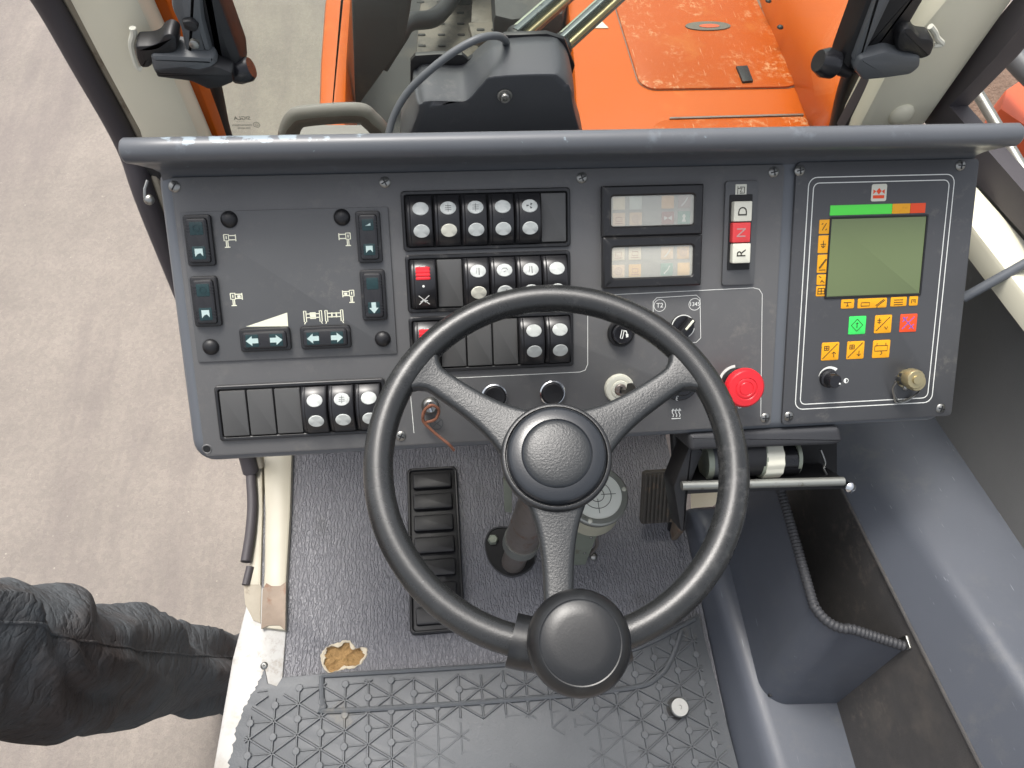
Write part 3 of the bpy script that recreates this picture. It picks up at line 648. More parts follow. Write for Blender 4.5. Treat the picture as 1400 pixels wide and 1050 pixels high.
# ---- emergency stop
u, v = pl(1019.5, 531, PZ + .026)
es = obj('stop_button', mv(lathe([(.0125, PZ + .004), (.0125, PZ + .014), (.0165, PZ + .0155), (.0205, PZ + .0185), (.0212, PZ + .022), (.0206, PZ + .0255), (.0185, PZ + .0278), (.0120, PZ + .0286), (.0112, PZ + .0280), (.0104, PZ + .0286), (.0078, PZ + .0286), (.0072, PZ + .0281), (.0066, PZ + .0286), (.0002, PZ + .0287)], 48), u, v), 'red_plastic', D)
obj('stop_collar', mv(lathe([(.0165, PZ - .001), (.0165, PZ + .0035), (.0155, PZ + .005), (.0125, PZ + .005), (.0122, PZ + .0045)], 36), u, v), 'black', es)
obj('stop_scale', mv(stroke(circ(.0188, 16, 95, 190), .0028, PZ, PZ + .0003), u, v), 'print', es)
u2, v2 = pl(1011, 556, PZ); obj('stop_mark', mv(stroke([(-.002, .001), (-.001, -.0015), (.002, -.001)], .0008, PZ, PZ + .0002), u2, v2), 'print', es)
# ---- warning lamp clusters
def cluster(tl, tr, br, bl, wtl, wbr, tiles):
    cx, cy, w, h = rect(tl, tr, br, bl, PZ + .008)
    f = obj('lamp_cluster', mv(frame(w, h, .0012, w - .018, h - .020, .003, PZ - .001, PZ + .0095, PZ + .0045, .0016), cx, cy), 'bezel', D)
    obj('lamp_backing', mv(rbox(w - .017, h - .019, .003, PZ, PZ + .005, .0002), cx, cy), 't_bg', f)
    for px, py, m_, sym in tiles:
        u, v = pl(px, py, PZ + .0052)
        u = min(max(u, cx - w / 2 + .0165), cx + w / 2 - .0165); v = min(max(v, cy - h / 2 + .0170), cy + h / 2 - .0170)
        t = obj('lamp_tile', mv(rbox(.0128, .0128, .0006, PZ + .0045, PZ + .0056, .0002), u, v), m_, f)
        z = PZ + .0056
        if sym == 'bow': gs = [prism([(-.004, .0022), (0, 0), (-.004, -.0022)], 0, .0002), prism([(.004, .0022), (.004, -.0022), (0, 0)], 0, .0002)]; mm = 'print'
        elif sym == 'dia': gs = [prism([(0, .004), (.0022, .001), (.0008, 0), (.0022, -.004), (-.0022, -.004), (-.0008, 0), (-.0022, .001)], 0, .0002)]; mm = 'print'
        elif sym == 'sl': gs = [stroke([(-.003, -.004), (.001, 0), (.003, .004)], .0012, 0, .0002)]; mm = 'print'
        elif sym == 'box': gs = [stroke([(-.003, .002), (.003, .002), (.003, -.002), (-.003, -.002)], .0006, 0, .0002, True), stroke([(-.004, -.004), (.004, -.004)], .0006, 0, .0002)]; mm = 't_maroon'
        elif sym == 'circ': gs = [stroke(circ(.0036, 16), .0006, 0, .0002, True), stroke(circ(.0018, 10), .0006, 0, .0002, True)]; mm = 't_mauve'
        else: continue
        obj('lamp_symbol', mv(join(gs), u, v, z), mm, f)
    obj('lamp_lens', mv(rbox(w - .0182, h - .0202, .003, PZ + .0068, PZ + .0074, .0002), cx, cy), 'clear_lens', f)
cluster((823, 256), (962, 249.5), (960, 319.5), (824, 325), None, None, [(846, 276, 't_cream', ''), (869, 275.5, 't_blue', ''), (846, 303, 't_peach', 'box'), (869, 301.5, 't_peach', 'circ'), (913, 275, 't_orange', ''), (935.6, 272, 't_mauve', 'sl'), (913, 300.7, 't_maroon', 'bow'), (935, 298, 't_teal', 'dia')])
cluster((824, 325.5), (960, 320), (958, 389.5), (825, 395), None, None, [(845, 347, 't_cream', 'box'), (868, 346, 't_cream', 'box'), (845, 371, 't_peach', 'circ'), (868, 370, 't_amber', 'box'), (912, 346, 't_peach', 'sl'), (934, 345.3, 't_orange', 'circ'), (911.5, 370, 't_teal', 'sl'), (934.6, 368.8, 't_amber', '')])
# ---- gear selector keys
q = rect((990, 248), (1034.5, 246.5), (1030.6, 389), (986.5, 389.8), PZ); gp = slab('gear_plate', q, .003, PZ - .001, PZ + .003, 'plate_dark'); GP = PZ + .003
u, v = pl(1013, 260, GP)
lb = obj('gear_label', mv(rbox(.0118, .0118, .0006, GP - .0002, GP + .0004, .0001), u, v), 'ivory', gp)
obj('gear_symbol', mv(join([stroke([(-.003, -.0012), (-.003, .0035), (.003, .0035), (.003, -.0012)], .0008, GP + .0004, GP + .0006), stroke([(-.0018, -.0035), (-.0018, .001), (.0018, -.001), (.0018, .0015)], .0008, GP + .0004, GP + .0006), stroke([(-.004, -.0035), (.004, -.0035)], .0006, GP + .0004, GP + .0006)]), u, v, 0, rad(-90)), 'print_dark', gp)
ru, rv = pl(1008, 318, GP)
obj('key_well', mv(rbox(.024, .076, .001, GP - .0002, GP + .0012, .0004), pl(1011, 318, GP)[0], rv), 'black_deep', gp)
for s, px, py, m_ in (('D', 1016, 289, 'ivory'), ('N', 1014, 318, 'red_key'), ('R', 1014, 346.4, 'ivory')):
    u, v = pl(px, py, GP + .008)
    k = obj('gear_key', mv(rbox(.0192, .0200, .0012, GP, GP + .008, .0010), u, v), m_, D)
    obj('key_letter', mv(text(s, .0135, GP + .008, GP + .0082), u, v, 0, rad(90)), 'print_dark' if s != 'N' else 't_maroon', k)
# ---- little lock and emblem at lower left
u, v = pl(588, 556, PZ + .005)
lk = obj('cab_lock', mv(lathe([(.0092, PZ - .001), (.0092, PZ + .002), (.0075, PZ + .005), (.006, PZ + .0062), (.0002, PZ + .0062)], 24), u, v), 'steel', D)
obj('lock_tab', mv(box(-.0012, .0012, -.005, .005, PZ + .005, PZ + .011, .0005), u, v, 0, .3), 'chrome', lk)
icon(597, 579, PZ, [[(9 * math.cos(a / 4 * PI / 2), 9 * math.sin(a / 4 * PI / 2)) for a in range(17)], [(-6, -5), (0, 0), (6, -5)], [(-6, 5), (0, 0), (6, 5)]], 1.2, 'dot_print', name='lock_symbol')
u, v = pl(588, 556, PZ + .012)
cord = [pl(589, 555, .014) + (.016,), pl(582, 561, .02) + (.014,), pl(578, 572, .02) + (.012,), pl(579, 581, .02) + (.008,), pl(586, 578, .014) + (.010,), pl(596, 573, .014) + (.012,), pl(600, 563, .02) + (.014,), pl(594, 556, .02) + (.017,), pl(587, 556, .02) + (.017,), pl(579, 566, .02) + (.013,), pl(579, 580, .02) + (.010,), pl(590, 592, .02) + (.009,), pl(602, 602, .02) + (.010,), pl(614, 610, .02) + (.014,), pl(621, 619, .02) + (.012,)]
o = obj('leather_cord', tube(smoothpath(cord, 6), .0016, 8), 'leather'); o.matrix_world = PM
tag(o, 'brown leather cord looped through the small lock below the switches', 'cord')
# small hinge clip on the left edge
u, v = pl(205, 270, -.02)
hc_ = obj('hinge_clip', mv(join([tube([(0, .016, 0), (-.003, .008, .002), (-.004, 0, .002), (0, -.006, 0)], .0016, 8), mv(dome(.0052, .004, 16), -.001, -.002)]), u, v, -.02), 'steel', D)

# ================================================================== LOAD MONITOR
MO = thing('load_monitor', 'black crane monitor with green display, coloured bar and yellow membrane keys', 'monitor', PM)
q = rect((1084, 224), (1331, 215), (1303, 567), (1070, 580)); MZ = .0035
slab('face_plate', q, .005, -.001, MZ, 'membrane', MO)
for px, py in ((1094.5, 233), (1315, 226), (1079.4, 570), (1287.5, 559)): screw(px, py, MZ, MO, False)
def outline(tl, tr, br, bl, r):
    cx, cy, w, h = rect(tl, tr, br, bl, MZ)
    obj('printed_border', mv(stroke(rring(w, h, r, 5), .0009, MZ, MZ + .0002, True), cx, cy), 'print', MO)
outline((1103, 244), (1302, 237), (1277, 550), (1089.6, 559.5), .009); outline((1110, 252), (1295, 244.5), (1271, 543.5), (1096, 553), .006)
def patch(px, py, w, h, mat, name, r=.0012, z=MZ, th=.0005, parent=None):
    u, v = pl(px, py, z); return obj(name, mv(rbox(w * PX, h * PX, r, z - .0002, z + th, .0002), u, v), mat, parent or MO)
lg = patch(1201.6, 263.4, 23, 24, 'ivory', 'maker_badge', .002)
def on(par, px, py, lines, w, mat, z, fills=(), name='key_symbol'): return icon(px, py, z, lines, w, mat, par, name, PX, fills)
on(lg, 1201.6, 263.4, [], 1, 'orange_print', MZ + .0005, [[(-8.5, 3.5), (8.5, 3.5), (8.5, 8), (-8.5, 8)], [(0, -6.5), (4, -2), (0, 2.5), (-4, -2)], [(-8.5, -4.5), (-4.2, -2), (-8.5, 2)], [(8.5, -4.5), (4.2, -2), (8.5, 2)]], 'crown_emblem')
for x0, x1, m_ in ((1135, 1220, 'green_print'), (1220, 1244.6, 'yellow'), (1244.6, 1265.5, 'orange_print')):
    a_ = pl(x0, 281, MZ); b_ = pl(x1, 281, MZ); yc = pl(1200, 286.5 - 0.5, MZ)[1]
    obj('load_bar', mv(rbox(b_[0] - a_[0] - .0003, 14 * PX, .0006, MZ - .0002, MZ + .0005, .0002), (a_[0] + b_[0]) / 2, yc), m_, MO)
q = rect((1135, 299.5), (1265, 295.5), (1258, 401), (1131, 406), MZ)
sf = obj('screen_frame', mv(frame(q[2] + .004, q[3] + .004, .001, q[2], q[3], .0008, MZ - .0002, MZ + .0012, MZ, .0003), q[0], q[1]), 'black', MO)
slab('screen', q, .0006, MZ - .0002, MZ + .0006, 'lcd', sf)
SX = q[0] - q[2] / 2
def ykey(px, py, w, h, sym, mat='yellow', pm='print_dark', name='yellow_key'):
    k = patch(px, py, w, h, mat, name); z = MZ + .0005; L, F = [], []
    s = min(w, h)
    if sym == 'pct': L = [[(-3, 5), (3, -5)], [(-4, -3), (-2, -5)], [(2, 5), (4, 3)]]
    elif sym == 'arw': L = [[(0, -5), (0, 5)], [(-3, 2), (0, 5), (3, 2)], [(-4, 0), (4, 0)]]
    elif sym == 'boom': L = [[(-5, 6), (5, -7)], [(-4, 7), (6, -6)], [(-5, 9), (5, 9)]]
    elif sym == 'grid': L = [[(-5, y), (5, y)] for y in (-4, 0, 4)] + [[(x, -4), (x, 5)] for x in (-5, 0, 5)]
    elif sym == 'q': L = [[(-5, -5), (-1, -3)], [(0, 2), (4, 4)], [(-2, 4), (1, 0)]]
    elif sym == 'hook': L = [[(-6, -2), (6, -2)], [(0, -2), (0, 3)], [(-2, 3), (2, 3)]]
    elif sym == 'crane': L = [[(-17, 4), (-4, 4), (-4, -1), (-17, -1), (-17, 4)], [(8, 5), (20, -4)], [(6, 4), (18, -5)], [(8, 5), (8, 7)]]
    elif sym == 'bars': L = [[(-7, y), (7, y)] for y in (-2.5, 1, 4.5)]
    elif sym == 'hd': L = [[(-3, 3), (-3, -2), (3, -2), (3, 3)], [(-1, 0), (2, 0)]]
    elif sym == 'dia': L = [[(0, -9), (9, 0), (0, 9), (-9, 0), (0, -9)], [(0, -4), (0, 4)], [(-2, -2), (2, -3)]]
    elif sym == 'cut': L = [[(-10, 10), (10, -10)], [(-9, -6), (-3, -6)], [(-9, -3), (-3, -3)], [(-6, -9), (-6, 0)], [(3, 4), (6, 8), (8, 4)]]
    elif sym == 'cross': L = [[(-9, 9), (9, -9)], [(-9, -9), (9, 9)], [(-9, -2), (-2, -9)], [(2, 9), (9, 2)], [(-6, -9), (-9, -6)]]
    elif sym in ('up', 'dn'):
        L = [[(-11, 11), (11, -11)]] + [[(-9, y), (-2, y)] for y in (-8, -5, -2)] + [[(x, -8), (x, -2)] for x in (-9, -5.5, -2)] + [[(6, 1), (6, 9)]]
        L += [[(3, 4), (6, 1), (9, 4)]] if sym == 'up' else [[(3, 6), (6, 9), (9, 6)]]
    elif sym == 'load': L = [[(-10, -5), (10, -5), (10, 3), (-10, 3), (-10, -5)], [(-7, -5), (-7, -9)], [(7, -5), (7, -9)], [(0, 3), (2, 7), (-1, 9)]]
    if L: on(k, px, py, L, 1.0, pm, z)
for px, py, w, h, s in ((1127, 310, 16, 20, 'pct'), (1125.6, 334, 16, 25, 'arw'), (1124.4, 360.6, 16, 26, 'boom'), (1123.6, 382.4, 16, 15, 'q'), (1122.7, 398, 16, 15, 'grid'),
    (1158.6, 415.5, 20, 13.5, 'hook'), (1192.3, 414.3, 45, 14.5, 'crane'), (1228.3, 412.3, 25, 14, 'bars'), (1248.7, 411.4, 13.5, 14, 'hd')): ykey(px, py, w, h, s)
ykey(1171.7, 444.6, 26.5, 27, 'dia', 'green_key', 'print_dark', 'green_key'); ykey(1207, 443, 26.5, 27, 'cut'); ykey(1241.6, 441.5, 26.5, 27, 'cross', 'orange_print', 'print_blue', 'red_key')
ykey(1134.8, 480.3, 27, 27, 'up'); ykey(1169.3, 478.6, 27, 27, 'dn'); ykey(1204.5, 477, 27, 27, 'load')
u, v = pl(1136, 519, MZ + .006)
kn = obj('contrast_knob', mv(lathe([(.0100, MZ - .001), (.0096, MZ + .004), (.0078, MZ + .005), (.0074, MZ + .015), (.0066, MZ + .0162), (.0002, MZ + .0165)], 28), u, v), 'black_gloss', MO)
obj('knob_pip', mv(lathe([(.0011, MZ + .016), (.001, MZ + .0168)], 8), u + .0045, v - .0025), 'print', kn)
arc = circ(.0118, 18, 40, 165); g = loft([[((r0) * math.cos(rad(a)), r0 * math.sin(rad(a)), MZ), ((r0) * math.cos(rad(a)), r0 * math.sin(rad(a)), MZ + .0003), (r1 * math.cos(rad(a)), r1 * math.sin(rad(a)), MZ + .0003), (r1 * math.cos(rad(a)), r1 * math.sin(rad(a)), MZ)] for a, r0, r1 in [(165 - 7 * k, .0112, .0114 + .00018 * k) for k in range(18)]])
obj('knob_scale', mv(g, u, v), 'print', MO)
u, v = pl(1156.6, 520.4, MZ); cs = obj('contrast_symbol', mv(lathe([(.0028, MZ), (.0028, MZ + .0003)], 18), u, v), 'print', MO)
obj('symbol_half', mv(prism([(.0019 * math.cos(rad(a)), .0019 * math.sin(rad(a))) for a in range(-90, 91, 20)], MZ + .0003, MZ + .0005), u, v), 'black', cs)
u, v = pl(1243, 519, MZ + .006)
cn = obj('connector_socket', mv(lathe([(.0105, MZ - .001), (.0105, MZ + .002), (.0085, MZ + .0025), (.0085, MZ + .012), (.0098, MZ + .0125), (.0098, MZ + .020), (.0088, MZ + .0215), (.0002, MZ + .0216)], 24), u, v), 'brass', MO)
u2, v2 = pl(1250, 518, MZ + .02)
obj('dust_cap', mv(lathe([(.0106, MZ + .0125), (.0106, MZ + .0225), (.0096, MZ + .0238), (.005, MZ + .0240), (.0046, MZ + .026), (.0002, MZ + .0262)], 14), u2, v2), 'brass', cn)
obj('cap_lever', mv(join([box(-.0095, -.0045, -.006, .007, MZ, MZ + .016, .0015), box(-.012, -.008, -.002, .003, MZ, MZ + .012, .001), mv(dome(.003, .003, 10, MZ + .016), -.007, .004), mv(dome(.003, .003, 10, MZ + .01), -.0065, -.008)]), u, v), 'steel', cn)
ch = [pl(1254, 520, .028) + (.029,), pl(1258, 532, .02) + (.02,), pl(1252, 541, .01) + (.008,), pl(1240, 548, .006) + (.0065,), pl(1226, 551, .006) + (.006,), pl(1221, 540, .006) + (.0075,), pl(1219, 530, .008) + (.010,), pl(1224, 522, .012) + (.014,)]
obj('cap_chain', tube(smoothpath(ch, 5), .0010, 6), 'steel', cn)
ch2 = [pl(1224, 520, .012) + (.013,), pl(1222, 533, .01) + (.009,), pl(1228, 548, .006) + (.0062,), pl(1240, 546, .006) + (.006,), pl(1250, 540, .006) + (.0065,)]
obj('cap_chain', tube(smoothpath(ch2, 5), .0008, 6), 'steel', cn)

# ================================================================== STEERING WHEEL
WC = dep(760, 626, .64)
wn = (B_ * math.cos(rad(20)) + U_ * math.sin(rad(20))).normalized()
wx = R_.copy(); wx = (wx - wn * wx.dot(wn)).normalized(); wy = wn.cross(wx)
WM = Matrix(((wx.x, wy.x, wn.x, WC.x), (wx.y, wy.y, wn.y, WC.y), (wx.z, wy.z, wn.z, WC.z), (0, 0, 0, 1)))
SW = thing('steering_wheel', 'black three spoke steering wheel with a spinner knob on its rim', 'steering wheel', WM)
del SW['kind']
RO, RT = .1552, .0130
obj('rim', tube([(RO * math.cos(2 * PI * k / 96), RO * math.sin(2 * PI * k / 96), 0) for k in range(96)], RT, 20, True, 1.0), 'wheel_rim', SW)
def spoke(ang):
    R = []
    N = 18
    for i in range(N + 1):
        t = i / N; d = .034 + (RO - .004 - .034) * t
        w = .0122 + .016 * (1 - t) ** 4 + (.022 * ((t - .80) / .20) ** 2 if t > .80 else 0)
        zc = -.004 + .004 * t - .010 * math.sin(t * PI) * .2; th = .009 - .0015 * t
        ring = []
        for x, y in rring(2 * w, 2 * th, .0058, 4): ring.append((d, x, zc + y))
        R.append(ring)
    return xf(loft(R), Matrix.Rotation(rad(ang), 4, 'Z'))
for a_ in (146, 34, 270): obj('spoke', spoke(a_), 'wheel_grain', SW, 60)
hb = obj('hub', lathe([(.030, -.050), (.036, -.045), (.043, -.020), (.0475, -.006), (.0485, .004), (.0478, .008), (.046, .0095), (.0445, .0095), (.0435, .006)], 56), 'wheel', SW, 50)
obj('hub_cap', lathe([(.0430, .004), (.0430, .0115), (.0415, .0145), (.0385, .0162), (.0305, .0172), (.0300, .0166), (.0294, .0172)] + [(.0294 * math.cos(rad(a)), .0172 + .004 * math.sin(rad(a))) for a in (15, 30, 45, 60, 75, 88)], 56), 'hub_cap', SW, 40)
obj('hub_disc', lathe([(.0288, .016)] + [(.0288 * math.cos(rad(a)), .0178 + .004 * math.sin(rad(a))) for a in (0, 15, 30, 45, 60, 75, 88)], 56), 'wheel_grain', SW, 40)
# spinner knob on its clamp
def wl_(px, py, h):
    r = ray(px, py); o = WC + wn * h; p = CAM + r * ((o - CAM).dot(wn) / r.dot(wn)) - WC; return p.dot(wx), p.dot(wy)
kx, ky_ = wl_(793, 878, .052)
sk = obj('spinner_knob', mv(lathe([(.018, .016), (.020, .022), (.0335, .026), (.0378, .031), (.0392, .038), (.0388, .046), (.0362, .0525), (.0305, .0565), (.0296, .0562), (.0288, .0568), (.018, .0580), (.008, .0583), (.0002, .0584)], 56), kx, ky_), 'knob', SW, 40)
ca = math.atan2(ky_, kx)
cg = []
cx_, cy_ = wl_(745, 872, .01)
th0 = math.atan2(cy_, cx_)
for rr in (.0215,):
    cg = loft([[(RO * math.cos(th) + rr * (1 - .0 * k) * math.cos(ph) * math.cos(th), RO * math.sin(th) + rr * math.cos(ph) * math.sin(th), rr * math.sin(ph) * 1.05) for ph in [2 * PI * j / 20 for j in range(20)]] for k, th in enumerate([th0 - .17 + .045 * i for i in range(14)])])
obj('knob_clamp', cg, 'knob', sk, 50)
obj('knob_stem', mv(lathe([(.022, .004), (.022, .018), (.019, .024)], 24), kx, ky_), 'knob', sk)

# ================================================================== STEERING COLUMN
SCo = thing('steering_column', 'bare metal steering column with worn lower shaft through a floor hole', 'steering column')
base = atz(702, 768, .0); top = WC - wn * .045
jx = atz(724, 712, .16)
colp = [base - (jx - base) * .2, base, jx]
obj('shaft', tube([base + (base - jx).normalized() * .05, base, base + (jx - base) * .5], .0200, 24), 'rusty_shaft', SCo)
obj('sleeve', tube([base + (jx - base) * .42, base + (jx - base) * .47, base + (jx - base) * .5, jx + (jx - base) * .9], [.0215, .0265, .0268, .0268], 24), 'rusty_shaft', SCo)
obj('sleeve_collar', tube([base + (jx - base) * .46, base + (jx - base) * .60], [.0288, .0288], 28), 'steel_rod', SCo)
obj('upper_shaft', tube([top, top - wn * .10, jx + (jx - base) * .6], .024, 20), 'black', SCo)
fh = [atz(668 + 0, 745, .001)]
hole = [atz(a, b, .001) for a, b in ((664, 742), (672, 726), (690, 722), (712, 730), (728, 748), (730, 768), (718, 782), (698, 788), (680, 780), (668, 764))]
obj('floor_gaiter', prism([(p.x, p.y) for p in smoothpath(hole, 4, True)], .0006, .0016), 'black_deep', SCo)
obj('gaiter_rim', loft((lambda s: [[(p.x, p.y, .001), (p.x, p.y, .004), (q.x, q.y, .004), (q.x, q.y, .001)] for p, q in [(a, sum(hole, Vector()) / 10 + (a - sum(hole, Vector()) / 10) * 1.05) for a in s]] + [[(p.x, p.y, .001), (p.x, p.y, .004), (q.x, q.y, .004), (q.x, q.y, .001)] for p, q in [(s[0], sum(hole, Vector()) / 10 + (s[0] - sum(hole, Vector()) / 10) * 1.05)]])(smoothpath(hole, 4, True)), False, False), 'rubber', SCo)
p = atz(674, 738, .004); obj('flange_bolt', mv(lathe([(.009, 0), (.009, .006), (.007, .009), (.0002, .009)], 6), p.x, p.y, .001), 'galv', SCo)
# light bracket plate left of the hub
obj('column_bracket', slab_y([(688, 655), (700, 655), (700, 702), (690, 700)], .36, .004, .001), 'galv', SCo)

# ================================================================== SPIRIT LEVEL on its post
SLv = thing('spirit_level', 'round bubble level with white dial on a galvanised post beside the column', 'spirit level')
lz = .24
lc_ = atz(816, 677, lz)
obj('level_body', mv(lathe([(.036, -.062), (.041, -.056), (.0415, -.012), (.0415, -.008)], 48), lc_.x, lc_.y, lz), 'galv_pale', SLv)
obj('clamp_ring', mv(lathe([(.0405, -.007), (.0445, -.006), (.0445, 0), (.0425, .002), (.0355, .002), (.035, 0)], 48), lc_.x, lc_.y, lz), 'steel_rod', SLv)
obj('dark_ring', mv(lathe([(.0428, -.0125), (.0428, -.0062)], 48), lc_.x, lc_.y, lz), 'black', SLv)
dl = obj('dial', mv(lathe([(.0352, -.001), (.0352, .0008), (.0002, .0012)], 48), lc_.x, lc_.y, lz), 'dial', SLv)
for r_ in (.010, .020): obj('dial_ring', mv(stroke(circ(r_, 36), .0007, .0012, .0016, True), lc_.x, lc_.y, lz), 'print_dark', dl)
for k in range(4): obj('dial_mark', mv(stroke([(.006, 0), (.027, 0)], .0006, .0012, .0016), lc_.x, lc_.y, lz, k * PI / 2), 'print_dark', dl)
for a_ in (8, 128, 248): obj('ring_screw', mv(dome(.0036, .003, 12, .001), lc_.x + .040 * math.cos(rad(a_)), lc_.y + .040 * math.sin(rad(a_)), lz), 'ivory', SLv)
pb = atz(790, 830, .02); pt = atz(815, 740, .19)
def post(a, b, wx0, wx1, th):
    R = []
    for p, w in ((a, wx0), (b, wx1)):
        R.append([(p.x - w, p.y, p.z), (p.x + w, p.y, p.z), (p.x + w, p.y + th, p.z), (p.x - w, p.y + th, p.z)])
    return loft(R)
pc0 = Vector((lc_.x - .010, lc_.y - .03, .0)); pc1 = Vector((lc_.x - .004, lc_.y - .012, lz - .035))
obj('level_post', post(pc0, pc1, .024, .022, .012), 'galv', SLv)
for k in (.25, .55, .8):
    for s in (-1, 1):
        p = pc0.lerp(pc1, k); obj('rivet', xf(dome(.0026, .0018, 10), Matrix.Translation((p.x + s * .015, p.y - .0004, p.z)) @ Matrix.Rotation(rad(90), 4, 'X')), 'steel', SLv)
sp_ = [pc0 + Vector((.028, .008, .03)), pc0 + Vector((.034, .010, .07)), pc0 + Vector((.026, .014, .12)), pc0 + Vector((.030, .016, .16))]
obj('level_cable', tube(smoothpath(sp_, 6), .003, 8), 'rusty_shaft', SLv)
obj('post_bolt', mv(dome(.007, .005, 14), pc0.x + .034, pc0.y + .004, .03), 'steel', SLv)

# ================================================================== PEDALS / FOOT REST
FR = thing('foot_rest', 'long black rubber foot rest with seven raised pads on the vinyl floor', 'foot rest')
c4 = [atz(a, b, .010) for a, b in ((557, 640), (628, 638), (632, 862), (560, 868))]
x0 = (c4[0].x + c4[3].x) / 2; x1 = (c4[1].x + c4[2].x) / 2; y1 = (c4[0].y + c4[1].y) / 2; y0 = (c4[2].y + c4[3].y) / 2
obj('base', mv(rbox(x1 - x0, y1 - y0, .008, 0, .008, .003), (x0 + x1) / 2, (y0 + y1) / 2), 'black', FR)
obj('raised_edge', mv(frame(x1 - x0, y1 - y0, .008, x1 - x0 - .010, y1 - y0 - .010, .005, .006, .012, .007, .0015), (x0 + x1) / 2, (y0 + y1) / 2), 'black', FR)
ph = (y1 - y0 - .014) / 7
for k in range(7): obj('pad', mv(rbox(x1 - x0 - .020, ph - .010, .004, .007, .0165, .003), (x0 + x1) / 2, y0 + .007 + ph * (k + .5)), 'rubber' if False else 'black', FR)
AP = thing('accelerator_pedal', 'worn ribbed accelerator pedal standing to the right of the steering column', 'pedal')
pa, pb_ = atz(898, 716, .035), atz(898, 645, .11)
ln = (pb_ - pa).length; dx = Vector((1, 0, 0)); dy = (pb_ - pa); dy = (dy - dx * dy.x).normalized(); dn = dx.cross(dy)
PMX = Matrix(((dx.x, dy.x, dn.x, pa.x), (dx.y, dy.y, dn.y, pa.y), (dx.z, dy.z, dn.z, pa.z), (0, 0, 0, 1)))
obj('pedal_pad', xf(mv(rbox(.056, ln, .006, -.008, 0, .002), 0, ln / 2), PMX), 'pedal', AP)
for k in range(8): obj('rib', xf(mv(rbox(.0042, ln - .006, .001, -.001, .004, .0012), -.0235 + k * .0067, ln / 2), PMX), 'pedal', AP)
obj('pedal_arm', tube([pa + Vector((.034, .0, -.035)), pa + Vector((.034, .03, .03)), pb_ + Vector((.030, .02, .02)), pb_ + Vector((.01, .08, .12))], .007, 10), 'black', AP)
obj('pedal_bracket', box(pa.x + .03, pa.x + .04, pa.y - .02, pa.y + .02, .0, .05, .002), 'bare_metal', AP)

# ================================================================== FLOOR MAT
mp_ = [(362, 915), (366, 934), (378, 938), (386, 926), (442, 921), (700, 906), (850, 890), (955, 840), (1012, 1058), (1030, 1180), (300, 1180), (312, 1050), (322, 1000), (335, 965), (350, 938)]
mpts = [atz(a, b, .006) for a, b in mp_]
poly = []
for i, p in enumerate(mpts):
    q = mpts[(i + 1) % len(mpts)]; nseg = 14 if i in (11, 12, 13, 14, 10) else 1
    for k in range(nseg):
        s = p.lerp(q, k / nseg); poly.append((s.x + (.004 * noise.noise(s * 160) + .002 * noise.noise(s * 420) if nseg > 1 else 0), s.y))
FMt = thing('floor_mat', 'torn grey rubber floor mat with raised triangle pattern', 'floor mat')
obj('sheet', prism(poly, .0012, .006, .001), 'mat', FMt)
def inside(x, y, P):
    c = False; j = len(P) - 1
    for i in range(len(P)):
        if (P[i][1] > y) != (P[j][1] > y) and x < (P[j][0] - P[i][0]) * (y - P[i][1]) / (P[j][1] - P[i][1] + 1e-12) + P[i][0]: c = not c
        j = i
    return c
ribs = []
cell = .0425
pin = inset(poly if area2(poly) > 0 else poly[::-1], .014)
worn = [atz(a, b, .006) for a, b in ((560, 1000), (600, 985), (820, 968), (870, 990), (880, 1120), (545, 1120))]; worn = [(p.x, p.y) for p in worn]
def rib(a, b, w=.0040, h=.0038):
    n = max(1, int((b - a).length / .006)); run = []
    for k in range(n):
        p = a.lerp(b, k / n); q = a.lerp(b, (k + 1) / n); m = (p + q) / 2
        if inside(m.x, m.y, pin):
            hh = h
            if inside(m.x, m.y, worn):
                if noise.noise(Vector((m.x * 13, m.y * 13, 3.3))) > -.05: continue
                hh = h * .3
            t = (q - p).normalized(); s = Vector((-t.y, t.x)) * w / 2; q = q + t * .0002
            ribs.append(([(p.x - s.x, p.y - s.y, .0055), (q.x - s.x, q.y - s.y, .0055), (q.x - s.x * .4, q.y - s.y * .4, .0055 + hh), (p.x - s.x * .4, p.y - s.y * .4, .0055 + hh), (p.x + s.x * .4, p.y + s.y * .4, .0055 + hh), (q.x + s.x * .4, q.y + s.y * .4, .0055 + hh), (q.x + s.x, q.y + s.y, .0055), (p.x + s.x, p.y + s.y, .0055)],
                         [(0, 1, 2, 3), (3, 2, 5, 4), (4, 5, 6, 7)]))
xm, ym = -.34, -.08
nodes = []
for i in range(24):
    x = xm + i * cell * .8
    for j in range(12):
        y = ym + j * cell * 1.0 + (cell / 2 if i % 2 else 0)
        P0 = Vector((x, y)); nodes.append(P0)
        rib(P0, P0 + Vector((0, cell))); rib(P0, P0 + Vector((cell * .8, cell / 2))); rib(P0, P0 + Vector((cell * .8, -cell / 2)))
        rib(P0 + Vector((0, cell / 2)), P0 + Vector((cell * .8, cell / 2)), .0026, .0026)
        if True:
            m = P0 + Vector((0, cell / 2))
            if inside(m.x, m.y, pin) and not inside(m.x, m.y, worn): ribs.append(mv(lathe([(.0056, .0055), (.0056, .0085), (.0048, .0094), (.0002, .0095)], 10), m.x, m.y))
o = obj('rib_pattern', join(ribs), 'mat', FMt, 30); o['kind'] = 'stuff'
fr1 = [atz(a, b, .007) for a, b in ((440, 924), (440, 952), (444, 966), (460, 972), (700, 957), (860, 941), (900, 925), (918, 900), (932, 862))]
obj('raised_border', tube(smoothpath(fr1, 5), .0042, 8), 'mat', FMt)
fr2 = [atz(a, b, .007) for a, b in ((440, 924), (700, 908), (850, 893), (950, 846))]
obj('raised_border', tube(smoothpath(fr2, 5), .0036, 8), 'mat', FMt)
p = atz(927, 968, .012)
